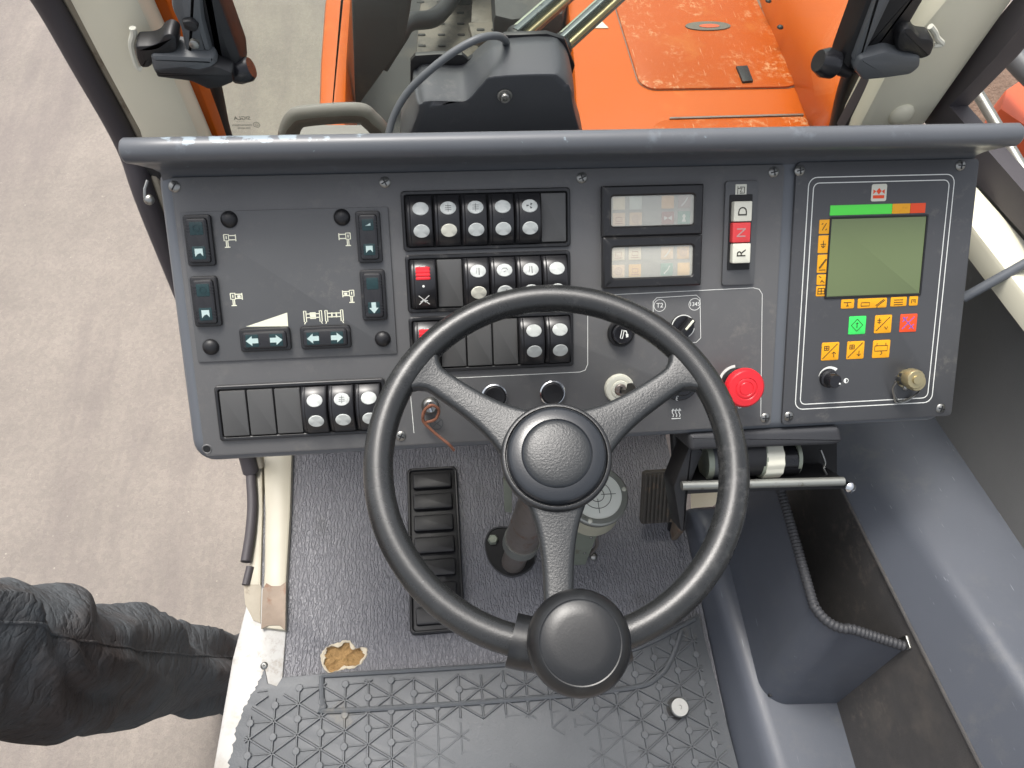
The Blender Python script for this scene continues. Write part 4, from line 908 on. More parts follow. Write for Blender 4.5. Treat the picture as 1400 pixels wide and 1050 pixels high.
pg = thing('floor_plug', 'short silver metal plug standing on the rubber mat', 'plug', Matrix.Translation((p.x, p.y, .006)))
obj('stem', lathe([(.0125, 0), (.0125, .010), (.0115, .0115)], 28), 'steel', pg)
obj('cap', lathe([(.0108, .008), (.0140, .011), (.0140, .0165), (.0126, .018), (.003, .018), (.0026, .0165), (.0002, .0165)], 28), 'steel', pg)
obj('washer', lathe([(.0165, -.001), (.0165, .0012), (.0125, .0012)], 24), 'black', pg)

# ================================================================== DOOR SILL (left)
DS = thing('door_sill', 'chipped white and cream painted door sill with a rubber seal', 'door sill')
obj('sill_plate', slab_z([(346, 792), (357, 800), (391, 862), (386, 930), (378, 960), (330, 1200), (268, 1200), (290, 1060), (318, 900)], .004, .05, .002), 'white_sill', DS)
cp = [(a, b) for a, b in ((358, 560), (401, 560), (397, 700), (391, 800), (390, 862), (357, 858), (361, 780), (362, 700))]
obj('cream_ridge', slab_z(cp, .012, .03, .004), 'cream_sill', DS)
obj('bare_patch', slab_z([(359, 806), (364, 797), (371, 801), (383, 801), (391, 795), (390, 862), (382, 855), (368, 855), (357, 860)], .0132, .0014, .0004), 'bare_metal', DS)
obj('cream_strip', slab_z([(344, 560), (357, 560), (359, 700), (356, 800), (338, 800), (342, 760), (347, 700)], .006, .03, .002), 'cream_sill', DS)
obj('primer_patch', slab_z([(333, 800), (345, 796), (357, 800), (356, 852), (346, 848), (341, 838), (335, 826)], .0056, .0016, .0003), 'worn_primer', DS)
sp1 = [atz(a, b, .012) for a, b in ((341, 600), (343, 650), (345, 690), (342, 730), (336, 768))]
obj('rubber_seal', tube(smoothpath(sp1, 6), .0085, 12, False, 1.0), 'seal', DS)
sp2 = [atz(a, b, .006) for a, b in ((342, 775), (336, 800))]
obj('seal_end', tube(sp2, .0065, 10), 'seal', DS)
p = atz(361, 910, .005); sc_ = obj('sill_screw', mv(dome(.0058, .003, 16, -.001), p.x, p.y, .0048), 'steel', DS)
obj('screw_recess', mv(lathe([(.002, .001), (.002, .0022)], 6), p.x, p.y, .0052), 'black', sc_)
obj('sill_underside', box(-.335, -.28, -.35, .55, -.30, -.046), 'black', DS)

# ================================================================== SIDE CONSOLE (right)
CO = thing('side_console', 'blue grey moulded side console with ledge and rounded ridge along the wall', 'console')
YS = [.68, .55, .47, .42, .36, .28, .2, .12, .04, -.04, -.12, -.22, -.35]
def strip(profile_fn):
    return loft([profile_fn(y) for y in YS], False, False, False)
def rounded(pts, radii, y, n=5):
    out = []
    for i, p in enumerate(pts):
        if radii[i] <= 0 or i in (0, len(pts) - 1): out.append((p[0], y, p[1])); continue
        a, b, c = Vector(pts[i - 1]), Vector(p), Vector(pts[i + 1]); u = a - b; v = c - b; t = min(radii[i], u.length * .49, v.length * .49)
        s = b + u.normalized() * t; e = b + v.normalized() * t
        for k in range(n + 1):
            q = k / n; m = s * (1 - q) ** 2 + b * 2 * q * (1 - q) + e * q * q; out.append((m.x, y, m.y))
    return out
def ledge(y):
    xe = .4335 - .083 * min(max(y, -.35), .42); ze = .066 - .02 * max(y, 0)
    return rounded([(min(.4035, xe + .01), .0), (xe, ze), (.552, ze + .002)], [0, .022, 0], y)
LY = [.405, .400, .39, .36, .28, .2, .12, .04, -.04, -.12, -.22, -.35]
lrings = []
for k, y in enumerate(LY):
    f = (.62, .86, 1)[min(k, 2)]; r0 = ledge(y); lrings.append([(p[0], p[1], p[2] * f) for p in r0] + [(.552, y, -.01), (r0[0][0], y, -.01)])
obj('ledge', loft(lrings), 'console', CO, 60)
def liner(y): return [(.549, y, .05), (.557, y, .333 - .253 * y)]
obj('liner', strip(liner), 'liner', CO, 60)
obj('liner_edge', tube([(.5575, y, .334 - .253 * y) for y in YS], .0022, 6), 'liner', CO)
def upper(y): return rounded([(.5572, .331 - .253 * y), (.594, .425 - .41 * y), (.694, .420 - .26 * y)], [0, .016, 0], y, 8)
obj('upper_moulding', strip(upper), 'console', CO, 60)
# storage pocket
SPk = thing('storage_pocket', 'open storage pocket with braided rim fixed on the side console', 'pocket')
def pocket_path(z):
    k = (z - .062) / (.275 - .062)
    xo = .441 + .011 * k; yr = .082 + .062 * k; xw = .5505 + .0035 * k
    r = .040; pts = [(xo + .02, .398), (xo + .006, .394), (xo, .38), (xo, .30)]
    pts += [(xo + r - r * math.cos(rad(a)), yr + .004 + r - r * math.sin(rad(a))) for a in range(0, 91, 10)]
    pts += [(xo + r + (xw - xo - r) * t, yr + .004 - .022 * k * t - (0.004) * t) for t in (.3, .65, 1)]
    return pts
zs = [.058, .064, .075, .12, .17, .22, .262, .275]
outer = [[(x, y, z) for x, y in pocket_path(z)] for z in zs]
inn = []
for z in reversed(zs):
    pp_ = pocket_path(z); o_ = []
    for i, (x, y) in enumerate(pp_):
        a_ = Vector(pp_[max(i - 1, 0)]); b_ = Vector(pp_[min(i + 1, len(pp_) - 1)]); t = (b_ - a_).normalized(); nrm = Vector((-t.y, t.x)); o_.append((x + nrm.x * .005, y + nrm.y * .005, z))
    inn.append(o_)
obj('pocket_wall', loft(outer + inn, False, False, False), 'console', SPk, 60)
rimp = smoothpath([(x + .0015, y + .0015, .277) for x, y in pocket_path(.275)], 5)
# dense resample for the braid
den = []
for i in range(len(rimp) - 1):
    n = max(1, int((rimp[i + 1] - rimp[i]).length / .0011)); den += [rimp[i].lerp(rimp[i + 1], k / n) for k in range(n)]
obj('braided_rim', tube(den, [.0062 + .0007 * math.sin(i * 1.5) for i in range(len(den))], 12), 'rubber', SPk, 80)
e = Vector(rimp[-1]); obj('rim_clip', box(e.x - .002, e.x + .003, e.y - .004, e.y + .012, .270, .288, .001), 'steel', SPk)
obj('pocket_floor', prism([(.45, .10), (.549, .085), (.549, .39), (.45, .39)], .0625, .072), 'black', SPk)

# ================================================================== UNDER-DASH BOX
UB = thing('vent_box', 'black box hung under the dashboard with a white ribbed roller and metal bar', 'vent box', PM)
def pq(px, py, h): return pl(px, py, h)
H0 = -.028
hood = [pq(a, b, H0 + .03) for a, b in ((942, 594), (1149, 583), (1153, 606), (1140, 609), (960, 616), (944, 618))]
obj('hood', prism(roundpoly(hood, .006), H0 - .05, H0 + .03, .005), 'rubber', UB, 50)
lf = [pq(a, b, H0 + .0) for a, b in ((938, 604), (958, 612), (936, 668), (934, 722), (926, 722), (916, 660))]
obj('side_arm', prism(roundpoly(lf, .004), H0 - .025, H0 + .012, .004), 'black', UB)
bk = [pq(a, b, H0 - .04) for a, b in ((940, 605), (1150, 598), (1150, 668), (932, 680))]
obj('back_plate', prism(bk, H0 - .062, H0 - .05), 'black_deep', UB)
b0, b1 = pq(932, 664, H0 + .02), pq(1153, 658, H0 + .02)
obj('metal_bar', tube([(b0[0], b0[1], H0 + .02), (b1[0], b1[1], H0 + .02)], .0052, 12), 'steel_rod', UB)
obj('bar_plate', prism([pq(929, 656, H0), pq(1150, 652, H0), pq(1150, 664, H0), pq(931, 670, H0)], H0 - .05, H0 + .012, .002), 'black', UB)
kb_ = pq(1160, 665, H0 + .02); obj('bar_knob', mv(lathe([(.0045, -.004), (.0062, .0), (.0062, .005), (.003, .008), (.0002, .0085)], 18), kb_[0], kb_[1], H0 + .02), 'chrome', UB)
def roll(px0, px1, py0, py1, mat, name, ribs_=0, hh=H0):
    a0, a1 = pq(px0, py0, hh), pq(px1, py1, hh); uu0, uu1 = a0[0], a1[0]; vc = (a0[1] + a1[1]) / 2; rr = abs(a0[1] - a1[1]) / 2
    R = []
    for x in (uu0, uu0 + .0008, uu1 - .0008, uu1):
        R.append([(x, vc + (rr + (.0010 if ribs_ and j % 4 < 2 else 0)) * math.cos(2 * PI * j / 48), hh - rr * .6 + (rr * .9 + (.0010 if ribs_ and j % 4 < 2 else 0)) * math.sin(2 * PI * j / 48)) for j in range(48)])
    return obj(name, loft(R), mat, UB, 30)
roll(1047, 1068, 606, 656, 'ivory', 'ribbed_roller', 1, H0 + .012)
roll(1000, 1043, 600, 655, 'black', 'dark_drum', 0, H0 + .012); roll(1043, 1046, 604, 656, 'galv', 'roller_disc', 0, H0 + .012); roll(1072, 1092, 612, 652, 'black_gloss', 'dark_drum'); roll(1091, 1093, 606, 652, 'galv', 'roller_disc')
roll(975, 992, 614, 656, 'cover', 'grey_drum'); roll(968, 974, 612, 660, 'galv', 'roller_disc')
hk_ = [pq(a, b, H0 - .01) + (H0 - .01,) for a, b in ((1122, 615), (1128, 632), (1126, 640), (1132, 652))]
obj('wire_spring', tube(smoothpath(hk_, 5), .0014, 6), 'steel', UB)
px_ = atz(960, 700, .16)
obj_b = obj('bracket_plate', slab_y([(944, 640), (1000, 640), (990, 680), (946, 716)], .50, .006, .001), 'cream'); tag(obj_b, 'pale folded bracket plate behind the vent box', 'bracket')

# ================================================================== PILLARS, WINDOWS
LP = thing('windscreen_pillar', 'cream painted windscreen pillar with black seal and orange outer edge beside the open door', 'pillar')
def band(pa, pb, y, th, b=.004):
    return slab_y(pa + pb[::-1], y, th, b)
obj('post', slab_y([(74, -80), (166, -80), (190, 0), (232, 90), (272, 182), (310, 270), (245, 330), (214, 262), (188, 182), (132, 80), (90, 0)], .70, .05, .010), 'cream', LP)
obj('outer_edge', slab_y([(170, -80), (202, -80), (228, 0), (262, 90), (297, 182), (320, 250), (300, 250), (268, 182), (230, 90), (194, 0)], .735, .03, .003), 'orange', LP)
obj('inner_groove', slab_y([(164, -80), (174, -80), (198, 0), (234, 90), (272, 182), (290, 230), (282, 230), (266, 182), (228, 90), (190, 0)], .725, .02, .002), 'seal', LP)
sl_ = [atx(30, -40, -.365), atx(64, 0, -.363), atx(115, 90, -.362), atx(175, 200, -.36), atx(207, 290, -.356), Vector((-.348, .61, .22)), Vector((-.342, .56, .06)), Vector((-.338, .53, .012))]
obj('door_seal', tube(smoothpath(sl_, 7), .0135, 12), 'seal', LP)
sg = [p + Vector((.016, .008, 0)) for p in sl_]
obj('seal_channel', tube(smoothpath(sg, 7), .006, 8), 'worn_primer', LP)
RP = thing('windscreen_pillar', 'cream painted windscreen pillar with wide black seal beside the side window', 'pillar')
obj('post', slab_y([(1352, -80), (1446, -80), (1346, 60), (1296, 130), (1262, 178), (1236, 220), (1150, 240), (1172, 178), (1215, 95), (1298, -5)], .735, .05, .010), 'cream', RP)
obj('inner_groove', slab_y([(1330, -80), (1352, -80), (1298, 0), (1215, 95), (1172, 182), (1150, 182), (1200, 90), (1280, -10)], .76, .02, .002), 'seal', RP)
p = aty(1234, 160, .73); obj('weld_bump', xf(dome(.016, .008, 16), Matrix.Translation((p.x, .735, p.z)) @ Matrix.Rotation(rad(90), 4, 'X')), 'cream', RP)
XW = .665
obj('window_seal', slab_x([(1440, -80), (1500, -80), (1425, 0), (1362, 78), (1298, 145), (1330, 182), (1405, 268), (1520, 400), (1520, 455), (1400, 322), (1330, 245), (1310, 222), (1262, 165), (1262, 145), (1318, 80), (1385, 0)], XW, .03, .006), 'seal', RP)
obj('window_rail', slab_z([(1312, 225), (1400, 324), (1520, 457), (1520, 552), (1400, 400), (1336, 318), (1296, 262)], .585, .03, .006), 'cream', RP)
WG = thing('windscreen', 'large clear windscreen pane in a black rubber frame', 'window')
ys, yt = .80, .745
def scr(px, py):        # point on the slanted pane
    r = ray(px, py); n_ = Vector((0, 1, .16)).normalized(); o_ = Vector((0, .815, .60)); return CAM + r * ((o_ - CAM).dot(n_) / r.dot(n_))
pane = [scr(a, b) for a, b in ((285, 245), (1150, 245), (1290, -120), (215, -120))]
nn_ = Vector((0, .005, 0)); obj('pane', loft([[p for p in pane], [p + nn_ for p in pane]]), 'glass', WG)
fl_ = [scr(a, b) + Vector((0, -.004, 0)) for a, b in ((236, -90), (262, 0), (288, 110), (305, 185), (330, 240))]
obj('frame_side', tube(smoothpath(fl_, 6), .0135, 12, False, 1.0), 'black', WG)
fr_ = [scr(a, b) + Vector((0, -.004, 0)) for a, b in ((1250, -90), (1206, 0), (1160, 110), (1142, 180), (1120, 240))]
obj('frame_side', tube(smoothpath(fr_, 6), .0135, 12, False, 1.0), 'black', WG)
# maker's stamp, read from outside
def stamp(s, px, py, size):
    p = scr(px, py); g = text(s, size, 0, .0001); g = xf(g, Matrix(((-1, 0, 0, p.x), (0, 0, -1, p.y - .001), (0, 1, 0, p.z), (0, 0, 0, 1)))); return g
obj('glass_stamp', join([stamp('SIGLA', 331, 161, .0085), stamp('* * * *', 329, 166, .004), stamp('WINDSCREEN', 331, 170.5, .0042), stamp('43R 00103', 334, 174.5, .004)]), 'dot_print', WG)
p = scr(351, 170); obj('stamp_emblem', xf(join([stroke(circ(.0042, 20), .0007, 0, .0001, True), stroke(circ(.0020, 12), .0006, 0, .0001, True)]), Matrix(((1, 0, 0, p.x), (0, 0, -1, p.y - .001), (0, 1, 0, p.z), (0, 0, 0, 1)))), 'dot_print', WG)

# ---- latches
LL = thing('window_latch', 'black windscreen latch hooked on the pillar beside the open door', 'latch', group='windscreen latches')
YL = .66
obj('hook', tube(smoothpath([aty(a, b, YL + .02) for a, b in ((181, 38), (183, 46), (180, 58), (182, 72), (188, 90), (194, 94))], 5), .0034, 8), 'ivory', LL)
obj('grip', slab_y([(183, 63), (206, 62), (216, 58), (222, 48), (232, 45), (242, 51), (243, 70), (236, 76), (209, 82), (206, 95), (192, 95), (186, 84)], YL, .022, .005, .004), 'black', LL)
obj('lever', slab_y([(204, 78), (208, 75), (292, 79), (297, 92), (296, 118), (286, 123), (262, 112), (214, 106), (208, 98)], YL - .004, .03, .006, .004), 'cover', LL)
obj('lever_flank', slab_y([(210, 96), (250, 92), (270, 96), (294, 90), (318, 100), (320, 114), (300, 122), (285, 124), (262, 113), (214, 107)], YL - .006, .02, .004, .003), 'black', LL)
obj('bracket', slab_y([(232, -40), (272, -40), (278, 30), (290, 74), (254, 76), (246, 40), (234, 15)], YL + .005, .03, .006, .005), 'cover', LL)
obj('bracket_boss', slab_y([(247, 30), (262, 28), (272, 38), (268, 46), (252, 42)], YL - .001, .02, .003, .003), 'black', LL)
obj('bracket_screw', xf(lathe([(.0045, 0), (.0045, .004), (.003, .005), (.0002, .005)], 14), Matrix.Translation(aty(266, 58, YL - .004)) @ Matrix.Rotation(rad(90), 4, 'X')), 'steel', LL)
obj('slide_bar', slab_y([(268, -60), (280, -60), (332, 82), (334, 106), (320, 114), (300, 116), (278, 40), (264, -10)], YL + .012, .035, .008, .004), 'black', LL)
obj('end_cap', xf(lathe([(.010, -.012), (.0125, -.006), (.0125, .006), (.010, .010), (.0002, .010)], 20), Matrix.Translation(aty(332, 96, YL + .016)) @ Matrix.Rotation(rad(72), 4, 'Y')), 'black_gloss', LL)
RL = thing('window_latch', 'black windscreen latch hooked on the pillar beside the side window', 'latch', group='windscreen latches')
YR = .69
obj('hook', tube(smoothpath([aty(a, b, YR + .02) for a, b in ((1272, 36), (1278, 44), (1281, 52), (1288, 60), (1276, 62))], 5), .0034, 8), 'ivory', RL)
obj('grip', slab_y([(1226, 58), (1230, 44), (1242, 37), (1252, 42), (1258, 52), (1276, 54), (1280, 62), (1274, 78), (1258, 84), (1244, 74), (1228, 72)], YR, .022, .006, .005), 'black', RL)
obj('lever', slab_y([(1200, 74), (1214, 70), (1240, 78), (1260, 78), (1260, 92), (1246, 104), (1204, 110), (1180, 112), (1168, 98), (1176, 80)], YR - .004, .03, .006, .005), 'cover', RL)
obj('slide_bar', slab_y([(1200, -60), (1298, -60), (1266, 0), (1224, 72), (1186, 92), (1176, 106), (1146, 104), (1152, 84), (1184, 0)], YR + .012, .035, .008, .005), 'black', RL)
obj('bar_rib', slab_y([(1212, -60), (1240, -60), (1218, 0), (1176, 88), (1166, 84), (1198, 0)], YR + .004, .02, .003, .003), 'cover', RL)
obj('end_cap', xf(lathe([(.008, -.016), (.0155, -.010), (.0165, .002), (.012, .012), (.0002, .012)], 24), Matrix.Translation(aty(1130, 86, YR + .016)) @ Matrix.Rotation(rad(-75), 4, 'Y')), 'black_gloss', RL)
obj('cap_stem', tube([aty(1130, 86, YR + .016), aty(1160, 98, YR + .016)], .008, 10), 'black', RL)
# ---- strut by the side wall
a_, b_ = atx(1316, 408, .60), atx(1420, 350, .66)
o = obj('stay_rod', tube([a_, a_.lerp(b_, .5), b_ + (b_ - a_) * .5], .0058, 10), 'housing'); tag(o, 'thin grey stay rod running from dashboard to side wall', 'rod')

# ================================================================== WIPER MOTOR COVER, CABLE, WIPER ARMS
WM_ = thing('wiper_motor_cover', 'dark grey moulded wiper motor cover with centre screw behind the brow', 'cover')
YW = .685
back = [(563, 200), (564, 112), (570, 99), (583, 92), (622, 94), (638, 90), (660, 70), (684, 58), (748, 54), (768, 62), (779, 84), (782, 122), (778, 200)]
frnt = [(580, 200), (574, 150), (578, 141), (588, 138), (628, 139), (642, 134), (660, 114), (676, 104), (748, 101), (762, 104), (773, 114), (779, 126), (771, 200)]
rings = []
DW = .052
cmx = None
for k, a_ in enumerate((-1, 0, 12, 24, 36, 48, 60, 70, 80, 90, 99)):
    t = 0 if a_ < 0 else 1 - math.cos(rad(min(a_, 90))); yy = YW + (DW + .02 if a_ < 0 else DW * (1 - math.sin(rad(min(a_, 90))))); rr = []
    for (a, b), (c, d) in zip(back, frnt):
        P = aty(a, b, YW + .06); Q = aty(c, d, YW); m = P.lerp(Q, t); m.y = yy; rr.append(m)
    if a_ == 99: cm = sum(rr, Vector()) / len(rr); rr = [cm + (p - cm) * .9 for p in rr]
    rings.append(smoothpath(rr, 4, True))
obj('shell', loft(rings), 'cover_dark', WM_, 180)
c_ = aty(690, 130, YW)
cs_ = obj('centre_screw', xf(lathe([(.0085, -.001), (.0085, .0016), (.006, .002), (.006, .006), (.005, .0075), (.0028, .0075), (.0026, .005), (.0002, .005)], 20), Matrix.Translation(c_) @ Matrix.Rotation(rad(90), 4, 'X')), 'steel', WM_)
obj('back_plate', slab_y([(561, 130), (561, 84), (568, 76), (600, 74), (632, 75), (640, 82), (690, 48), (748, 46), (772, 54), (786, 90), (780, 110), (760, 60), (690, 60), (640, 96), (575, 100)], YW + .066, .006, .001), 'black', WM_)
cb = [aty(528, 205, YW - .03), aty(536, 165, YW - .012), aty(556, 128, YW), aty(588, 96, YW + .005), aty(622, 70, YW + .012), aty(654, 53, YW + .02), aty(678, 49, YW + .035), aty(690, 54, YW + .05), aty(692, 62, YW + .066)]
o = obj('motor_cable', tube(smoothpath(cb, 8), .0042, 10), 'cover'); tag(o, 'dark grey cable arching from behind the brow into the motor cover', 'cable')
def arm(pa, pb, yy, label):
    A = aty(*pa, yy); B = aty(*pb, yy + .10); t = (B - A).normalized(); s = t.cross(Vector((0, 1, 0))).normalized(); n = s.cross(t)
    A2 = thing('windscreen_wiper', label, 'wiper', group='windscreen wipers')
    def bar(w, th, off, mat, nm):
        R = [[P + s * x + n * (y + off) for x, y in rring(2 * w, 2 * th, .002, 3)] for P in (A, A.lerp(B, .5), B)]
        return obj(nm, loft(R), mat, A2)
    bar(.013, .005, 0, 'wiper_metal', 'bar'); bar(.0035, .004, -.006, 'brass', 'edge_strip'); bar(.010, .003, .008, 'galv', 'under_bar')
    obj('pivot', xf(lathe([(.012, -.01), (.012, .01), (.009, .014), (.0002, .014)], 16), Matrix.Translation(A) @ Matrix.Rotation(rad(90), 4, 'X')), 'black', A2)
arm((706, 52), (800, -30), .83, 'shiny metal wiper arm rising behind the cable end of the motor cover')
arm((768, 62), (880, -40), .83, 'shiny metal wiper arm rising in front of the orange deck')
# grab handle
GH = thing('grab_handle', 'grey plastic grab handle standing outside the windscreen behind the brow', 'handle')
YG = .87
hb_ = [aty(a, b, YG) for a, b in ((394, 225), (394, 188), (402, 166), (420, 159), (488, 155), (506, 164), (522, 184), (534, 225))]
obj('bow', tube(smoothpath(hb_, 6), .012, 14, False, 1.25, Vector((0, 1, 0))), 'grip_dark', GH)
hb2 = [p + Vector((0, -.002, .0065)) for p in hb_]
obj('top_cover', tube(smoothpath(hb2, 6), .0095, 12, False, 1.3, Vector((0, 1, 0))), 'grip_grey', GH)
obj('mount', slab_y([(390, 190), (536, 190), (545, 260), (385, 260)], YG + .004, .03, .004), 'grip_grey', GH)

# ================================================================== CRANE CARRIER OUTSIDE
DK = thing('crane_deck', 'bright orange crane deck with a worn engine hatch in front of the windscreen', 'crane deck')
DZ = .10
obj('deck_top', slab_z([(786, 330), (786, 150), (782, 80), (772, -20), (758, -220), (1300, -220), (1180, 330)], DZ, .35, .02), 'orange', DK)
ht = [(842, 8), (836, -30), (815, -160), (990, -160), (1035, 0), (1093, 112), (1080, 118), (890, 121), (874, 112)]
obj('hatch_gap', slab_z([(840, 9), (833, -30), (812, -160), (993, -160), (1038, 0), (1096, 115), (1081, 120.5), (889, 123.5), (872, 114)], DZ + .0015, .01, 0, .03), 'rusty_shaft', DK)
obj('hatch', slab_z(ht, DZ + .006, .02, .003, .03), 'orange_worn', DK)
obj('front_step', slab_z([(892, 172), (905, 163), (1104, 158), (1116, 230), (880, 230)], DZ + .010, .03, .004, .02), 'orange_worn', DK)
obj('vent_slot', slab_z([(916, 160), (1098, 155), (1099, 157), (916, 162)], DZ + .012, .014), 'rusty_shaft', DK)
# raised right-hand flank
lo = [atz(a, b, DZ) for a, b in ((975, -180), (1034, 0), (1070, 80), (1110, 170), (1135, 240))]
hi = [atz(a, b, DZ + .16) for a, b in ((1130, -180), (1172, 0), (1162, 80), (1142, 150), (1140, 240))]
fk = []
for p, q in zip(smoothpath(lo, 4), smoothpath(hi, 4)):
    m = p.lerp(q, .5) + Vector((-.012, 0, .03)); fk.append([p + Vector((0, 0, -.02)), p.lerp(m, .5), m, q.lerp(m, .3), q, q + Vector((.10, 0, -.005)), q + Vector((.12, 0, -.30)), p + Vector((.02, 0, -.30))])
obj('flank', loft(fk), 'orange', DK, 60)
obj('hatch_recess', slab_z([(968 + 31 * math.cos(rad(a)), 35 + 6 * math.sin(rad(a))) for a in range(0, 360, 15)], DZ + .0085, .004), 'step', DK)
obj('recess_slot', slab_z([(970 + 14 * math.cos(rad(a)), 35 + 2.4 * math.sin(rad(a))) for a in range(0, 360, 20)], DZ + .0095, .004), 'orange_dull', DK)
obj('hatch_catch', slab_z([(1007, 90), (1022, 89), (1030, 110), (1016, 111)], DZ + .012, .008, .001), 'black', DK)
for a, b in ((1048, 8), (1064, 44)): 
    p = atz(a, b, DZ + .04); obj('flank_bolt', mv(dome(.008, .006, 10), p.x + .0, p.y, p.z + .012), 'black', DK)
obj('hazard_triangle', slab_z([(806, 38), (832, 38), (822, 28)], DZ + .002, .002), 'ivory', DK)
OP = thing('deck_side_rail', 'long orange side rail of the crane deck running forward past the step bay', 'rail')
obj('rail_top', slab_z([(494, -330), (470, -150), (452, -60), (443, 0), (437, 80), (430, 300), (470, 300), (476, 80), (481, 0), (487, -120), (500, -330)], DZ + .02, .16, .016), 'orange', OP)
SB = thing('step_bay', 'dark recessed step bay with slotted treads behind the wiper cover', 'step bay')
obj('bay_floor', slab_z([(470, 240), (478, -260), (800, -260), (800, 240)], -.12, .10), 'deck_dark', SB)
obj('bay_side', slab_y([(480, -20), (566, -20), (560, 20), (552, 60), (486, 150)], 1.45, .04, .004), 'deck_dark', SB)
st = obj('step_tread', slab_z([(568, 84), (578, -40), (640, -40), (690, 40), (690, 84)], -.02, .02, .004), 'step', SB)
for r_ in range(5):
    for c2 in range(4):
        px, py = 577 + c2 * 27 - r_ * .5, 62 - r_ * 15
        if px > 640 + (py + 40) * .4: continue
        p = atz(px, py, -.018); obj('tread_slot', mv(rbox(.020, .008, .004, 0, .0015, .0003), p.x, p.y, -.0195), 'black_deep', st)
st2 = obj('step_tread', slab_z([(646, 52), (640, 30), (700, 28), (742, 52), (742, 60)], .05, .02, .004), 'step', SB)
for k in range(4):
    p = atz(657 + k * 20, 40, .052); obj('tread_slot', mv(rbox(.020, .008, .004, 0, .0015, .0003), p.x, p.y, .0505), 'black_deep', st2)
obj('hose', tube(smoothpath([atz(520, 90, .0), atz(545, 50, .06), atz(560, 30, .08), atz(600, 20, .05), atz(640, -40, .05)], 6), .022, 12), 'hose', SB)
obj('drum', mv(lathe([(.05, 0), (.055, .01), (.055, .20), (.05, .21), (.0002, .21)], 24), *atz(632, -8, .0)[:2], .0), 'hose', SB)
obj('valve_box', slab_z([(676, 20), (672, -60), (790, -60), (770, 18), (700, 26)], .12, .12, .01), 'deck_dark', SB)
obj('pale_plate', slab_z([(644, 30), (648, -50), (674, -50), (676, 24), (700, 34)], .03, .02, .003), 'step', SB)
# things on the right, seen through the side window
RB = thing('orange_beam', 'faded orange steel beam lying outside the side window', 'steel beam')
obj('plate', slab_z([(1376, 122), (1420, 92), (1460, 140), (1430, 190), (1368, 148)], -.55, .12, .01), 'orange_dull', RB)
obj('block', slab_z([(1384, 240), (1396, 232), (1430, 262), (1400, 262)], -.6, .10, .006), 'orange_dull', RB)
PP = [atz(1318, 96, -.5), atz(1356, 160, -.55), atz(1420, 270, -.6)]
o = obj('grey_pipe', tube(PP, .02, 12), 'steel_rod'); tag(o, 'slim grey steel pipe slanting outside the side window', 'pipe')
PP = [atz(1370, 60, -.4), atz(1400, 92, -.4), atz(1470, 160, -.4)]
o = obj('thick_pipe', tube(PP, .04, 12), 'cover'); tag(o, 'thick dark grey pipe beyond the orange beam outside the side window', 'pipe')
sg_ = thing('earth_heap', 'brown heap of earth outside the side window', 'earth heap')
gp_ = []
nx = 24
c0 = atz(1362, 110, -.8)
V_ = []; F2 = []
for i in range(nx + 1):
    for j in range(nx + 1):
        x = (i / nx - .5) * 1.0; y = (j / nx - .5) * 1.3; d = math.hypot(x / .5, y / .65)
        z = GZ - .02 + .28 * max(0, 1 - d) + .05 * noise.noise(Vector((x * 6, y * 6, 0))) * max(0, 1.2 - d)
        V_.append((c0.x + x + .25, c0.y + y, z))
for i in range(nx):
    for j in range(nx): k = i * (nx + 1) + j; F2.append((k, k + nx + 1, k + nx + 2, k + 1))
M('earth', (112, 92, 78), .95, var=.3, vs=20, bump=.8, bs=60, bd=.02, speck=(190, 180, 165), st=.72, ss=90)
obj('mound', (V_, F2), 'earth', sg_, 60)

# ================================================================== PERSON beside the door
PE = thing('person', 'person in baggy dark work trousers standing close beside the door sill', 'person', Matrix.Translation((-.62, .30, GZ)))
SEAMS = []
def leg(path, radii, seg=72, seed=0, amp=1.0):
    """trouser leg: tube with sharp diagonal drape folds"""
    P = smoothpath(path, 16); N = len(P); R = []
    for i in range(N):
        s = i / (N - 1); ii = s * (len(radii) - 1); k = min(int(ii), len(radii) - 2); f = ii - k
        rx = radii[k][0] + (radii[k + 1][0] - radii[k][0]) * f; ry = radii[k][1] + (radii[k + 1][1] - radii[k][1]) * f; ring = []
        for j in range(seg):
            th = 2 * PI * j / seg; dx, dy = math.cos(th), math.sin(th); q = Vector((dx * .9 + seed, dy * .9, s * 5)); w = 0
            for fr, tw, am, sh in ((11, 2.6, .040, 0), (-7, 2.2, .034, 3.1), (21, -1.5, .016, 5.0)):
                a_ = s * abs(fr) + tw * math.sin(th + sh) * (1 if fr > 0 else -1) + 2.0 * noise.noise(q * .8 + Vector((sh, 0, 0)))
                gate = max(0, min(1, .55 + 1.3 * noise.noise(q * .9 + Vector((0, sh * 3, 1)))))
                saw = (a_ / PI) % 1.0; prof_ = (saw / .72) ** 1.6 if saw < .72 else ((1 - saw) / .28) ** .8
                w += am * gate * (prof_ - .4) * amp
            ring.append((P[i].x + dx * (rx + w), P[i].y + dy * (ry + w), P[i].z + .03 * math.sin(th + .5)))
        R.append(ring)
    SEAMS.append([Vector(r[seg * 3 // 72]) for r in R])
    return loft(R)
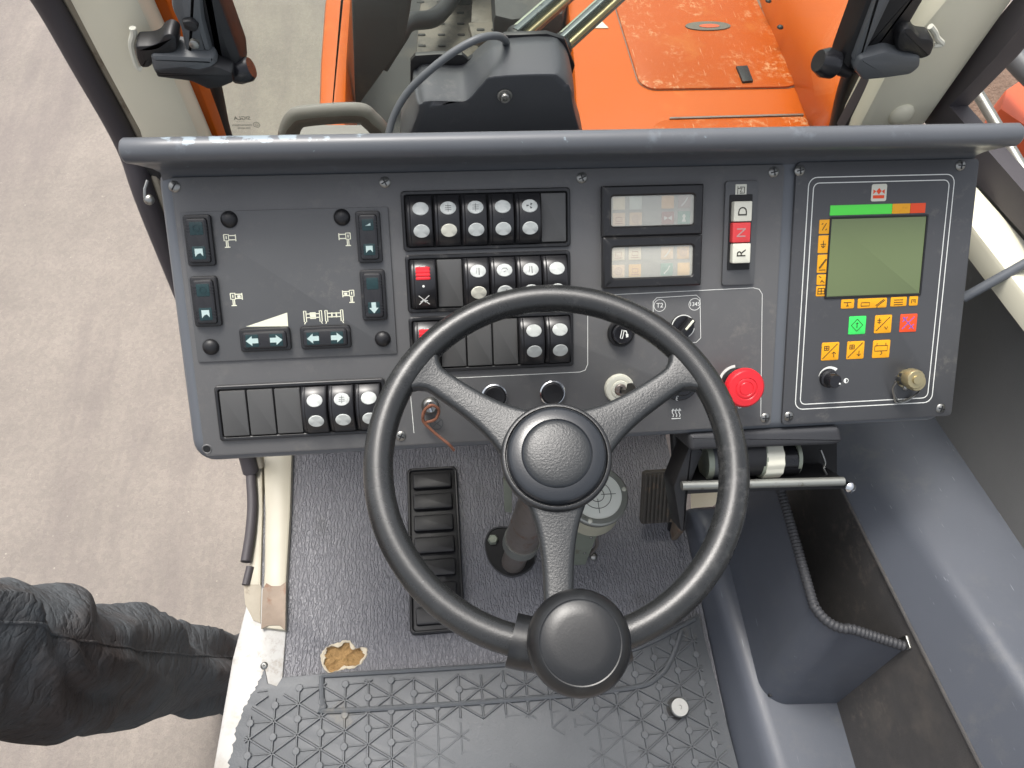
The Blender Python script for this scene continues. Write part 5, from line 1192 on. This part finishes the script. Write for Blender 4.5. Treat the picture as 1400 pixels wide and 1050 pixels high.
# origin at the foot; z up from the ground
near = leg([(-.15, -.055, 1.20), (-.125, -.045, 1.04), (-.085, -.04, .90), (-.055, -.02, .72), (-.03, .005, .50), (0, .04, .30), (.03, .07, .06)], [(.108, .118), (.108, .118), (.096, .106), (.090, .100), (.084, .094), (.082, .092), (.084, .094)], amp=.95)
far = leg([(-.17, -.28, 1.20), (-.17, -.30, 1.02), (-.17, -.33, .88), (-.17, -.35, .70), (-.17, -.37, .50), (-.17, -.38, .30), (-.17, -.38, .06)], [(.11, .12), (.11, .12), (.10, .11), (.09, .10), (.085, .09), (.085, .09), (.09, .1)], seed=4)
obj('trousers', join([near, far]), 'trouser', PE, 180)
for sm_ in SEAMS: obj('seam', tube(sm_, .0028, 6), 'trouser', PE, 180)
for bx0, by0, dx0 in ((.03, .07, .10), (-.17, -.38, .10)):
    obj('boot', mv(join([loft([[(x * k + dx0 * .45, y * k, z) for x, y in rring(.27, .10, .048, 6)] for k, z in ((1, 0), (1.0, .03), (.96, .032), (.93, .06), (.62, .10), (.45, .16))])]), bx0, by0, 0, .3), 'shoe', PE, 50)
def lofted(name, st, mat, seg=28, ang=180):
    return obj(name, loft([[(x + rx * math.cos(2 * PI * k / seg), y + ry * math.sin(2 * PI * k / seg), z) for k in range(seg)] for x, y, z, rx, ry in st]), mat, PE, ang)
bx_, by_ = -.20, -.20
lofted('jacket', [(bx_, by_, 1.14, .15, .20), (bx_, by_, 1.30, .14, .18), (bx_, by_, 1.42, .14, .20), (bx_, by_, 1.50, .12, .17), (bx_, by_, 1.54, .08, .08)], 'jacket')
lofted('head', [(bx_, by_, 1.50, .06, .055), (bx_, by_, 1.57, .062, .055), (bx_ + .02, by_, 1.60, .085, .065), (bx_ + .02, by_, 1.66, .095, .075), (bx_ + .02, by_, 1.72, .098, .078), (bx_ + .02, by_, 1.78, .08, .06), (bx_ + .02, by_, 1.81, .03, .02)], 'skin')
lofted('hair', [(bx_ + .01, by_, 1.70, .100, .082), (bx_ + .01, by_, 1.76, .098, .076), (bx_ + .01, by_, 1.81, .07, .05), (bx_ + .01, by_, 1.83, .015, .01)], 'black')
for yy, sg2 in ((.0, 1), (-.40, -1)):
    ar = smoothpath([(bx_, by_ + sg2 * .18, 1.47), (bx_ + .0, by_ + sg2 * .21, 1.34), (bx_ + .01, by_ + sg2 * .22, 1.20), (bx_ + .04, by_ + sg2 * .23, 1.10), (bx_ + .05, by_ + sg2 * .23, 1.02)], 6)
    obj('sleeve', tube(ar, [.055 - .010 * k / (len(ar) - 1) for k in range(len(ar))], 16), 'jacket', PE, 180)
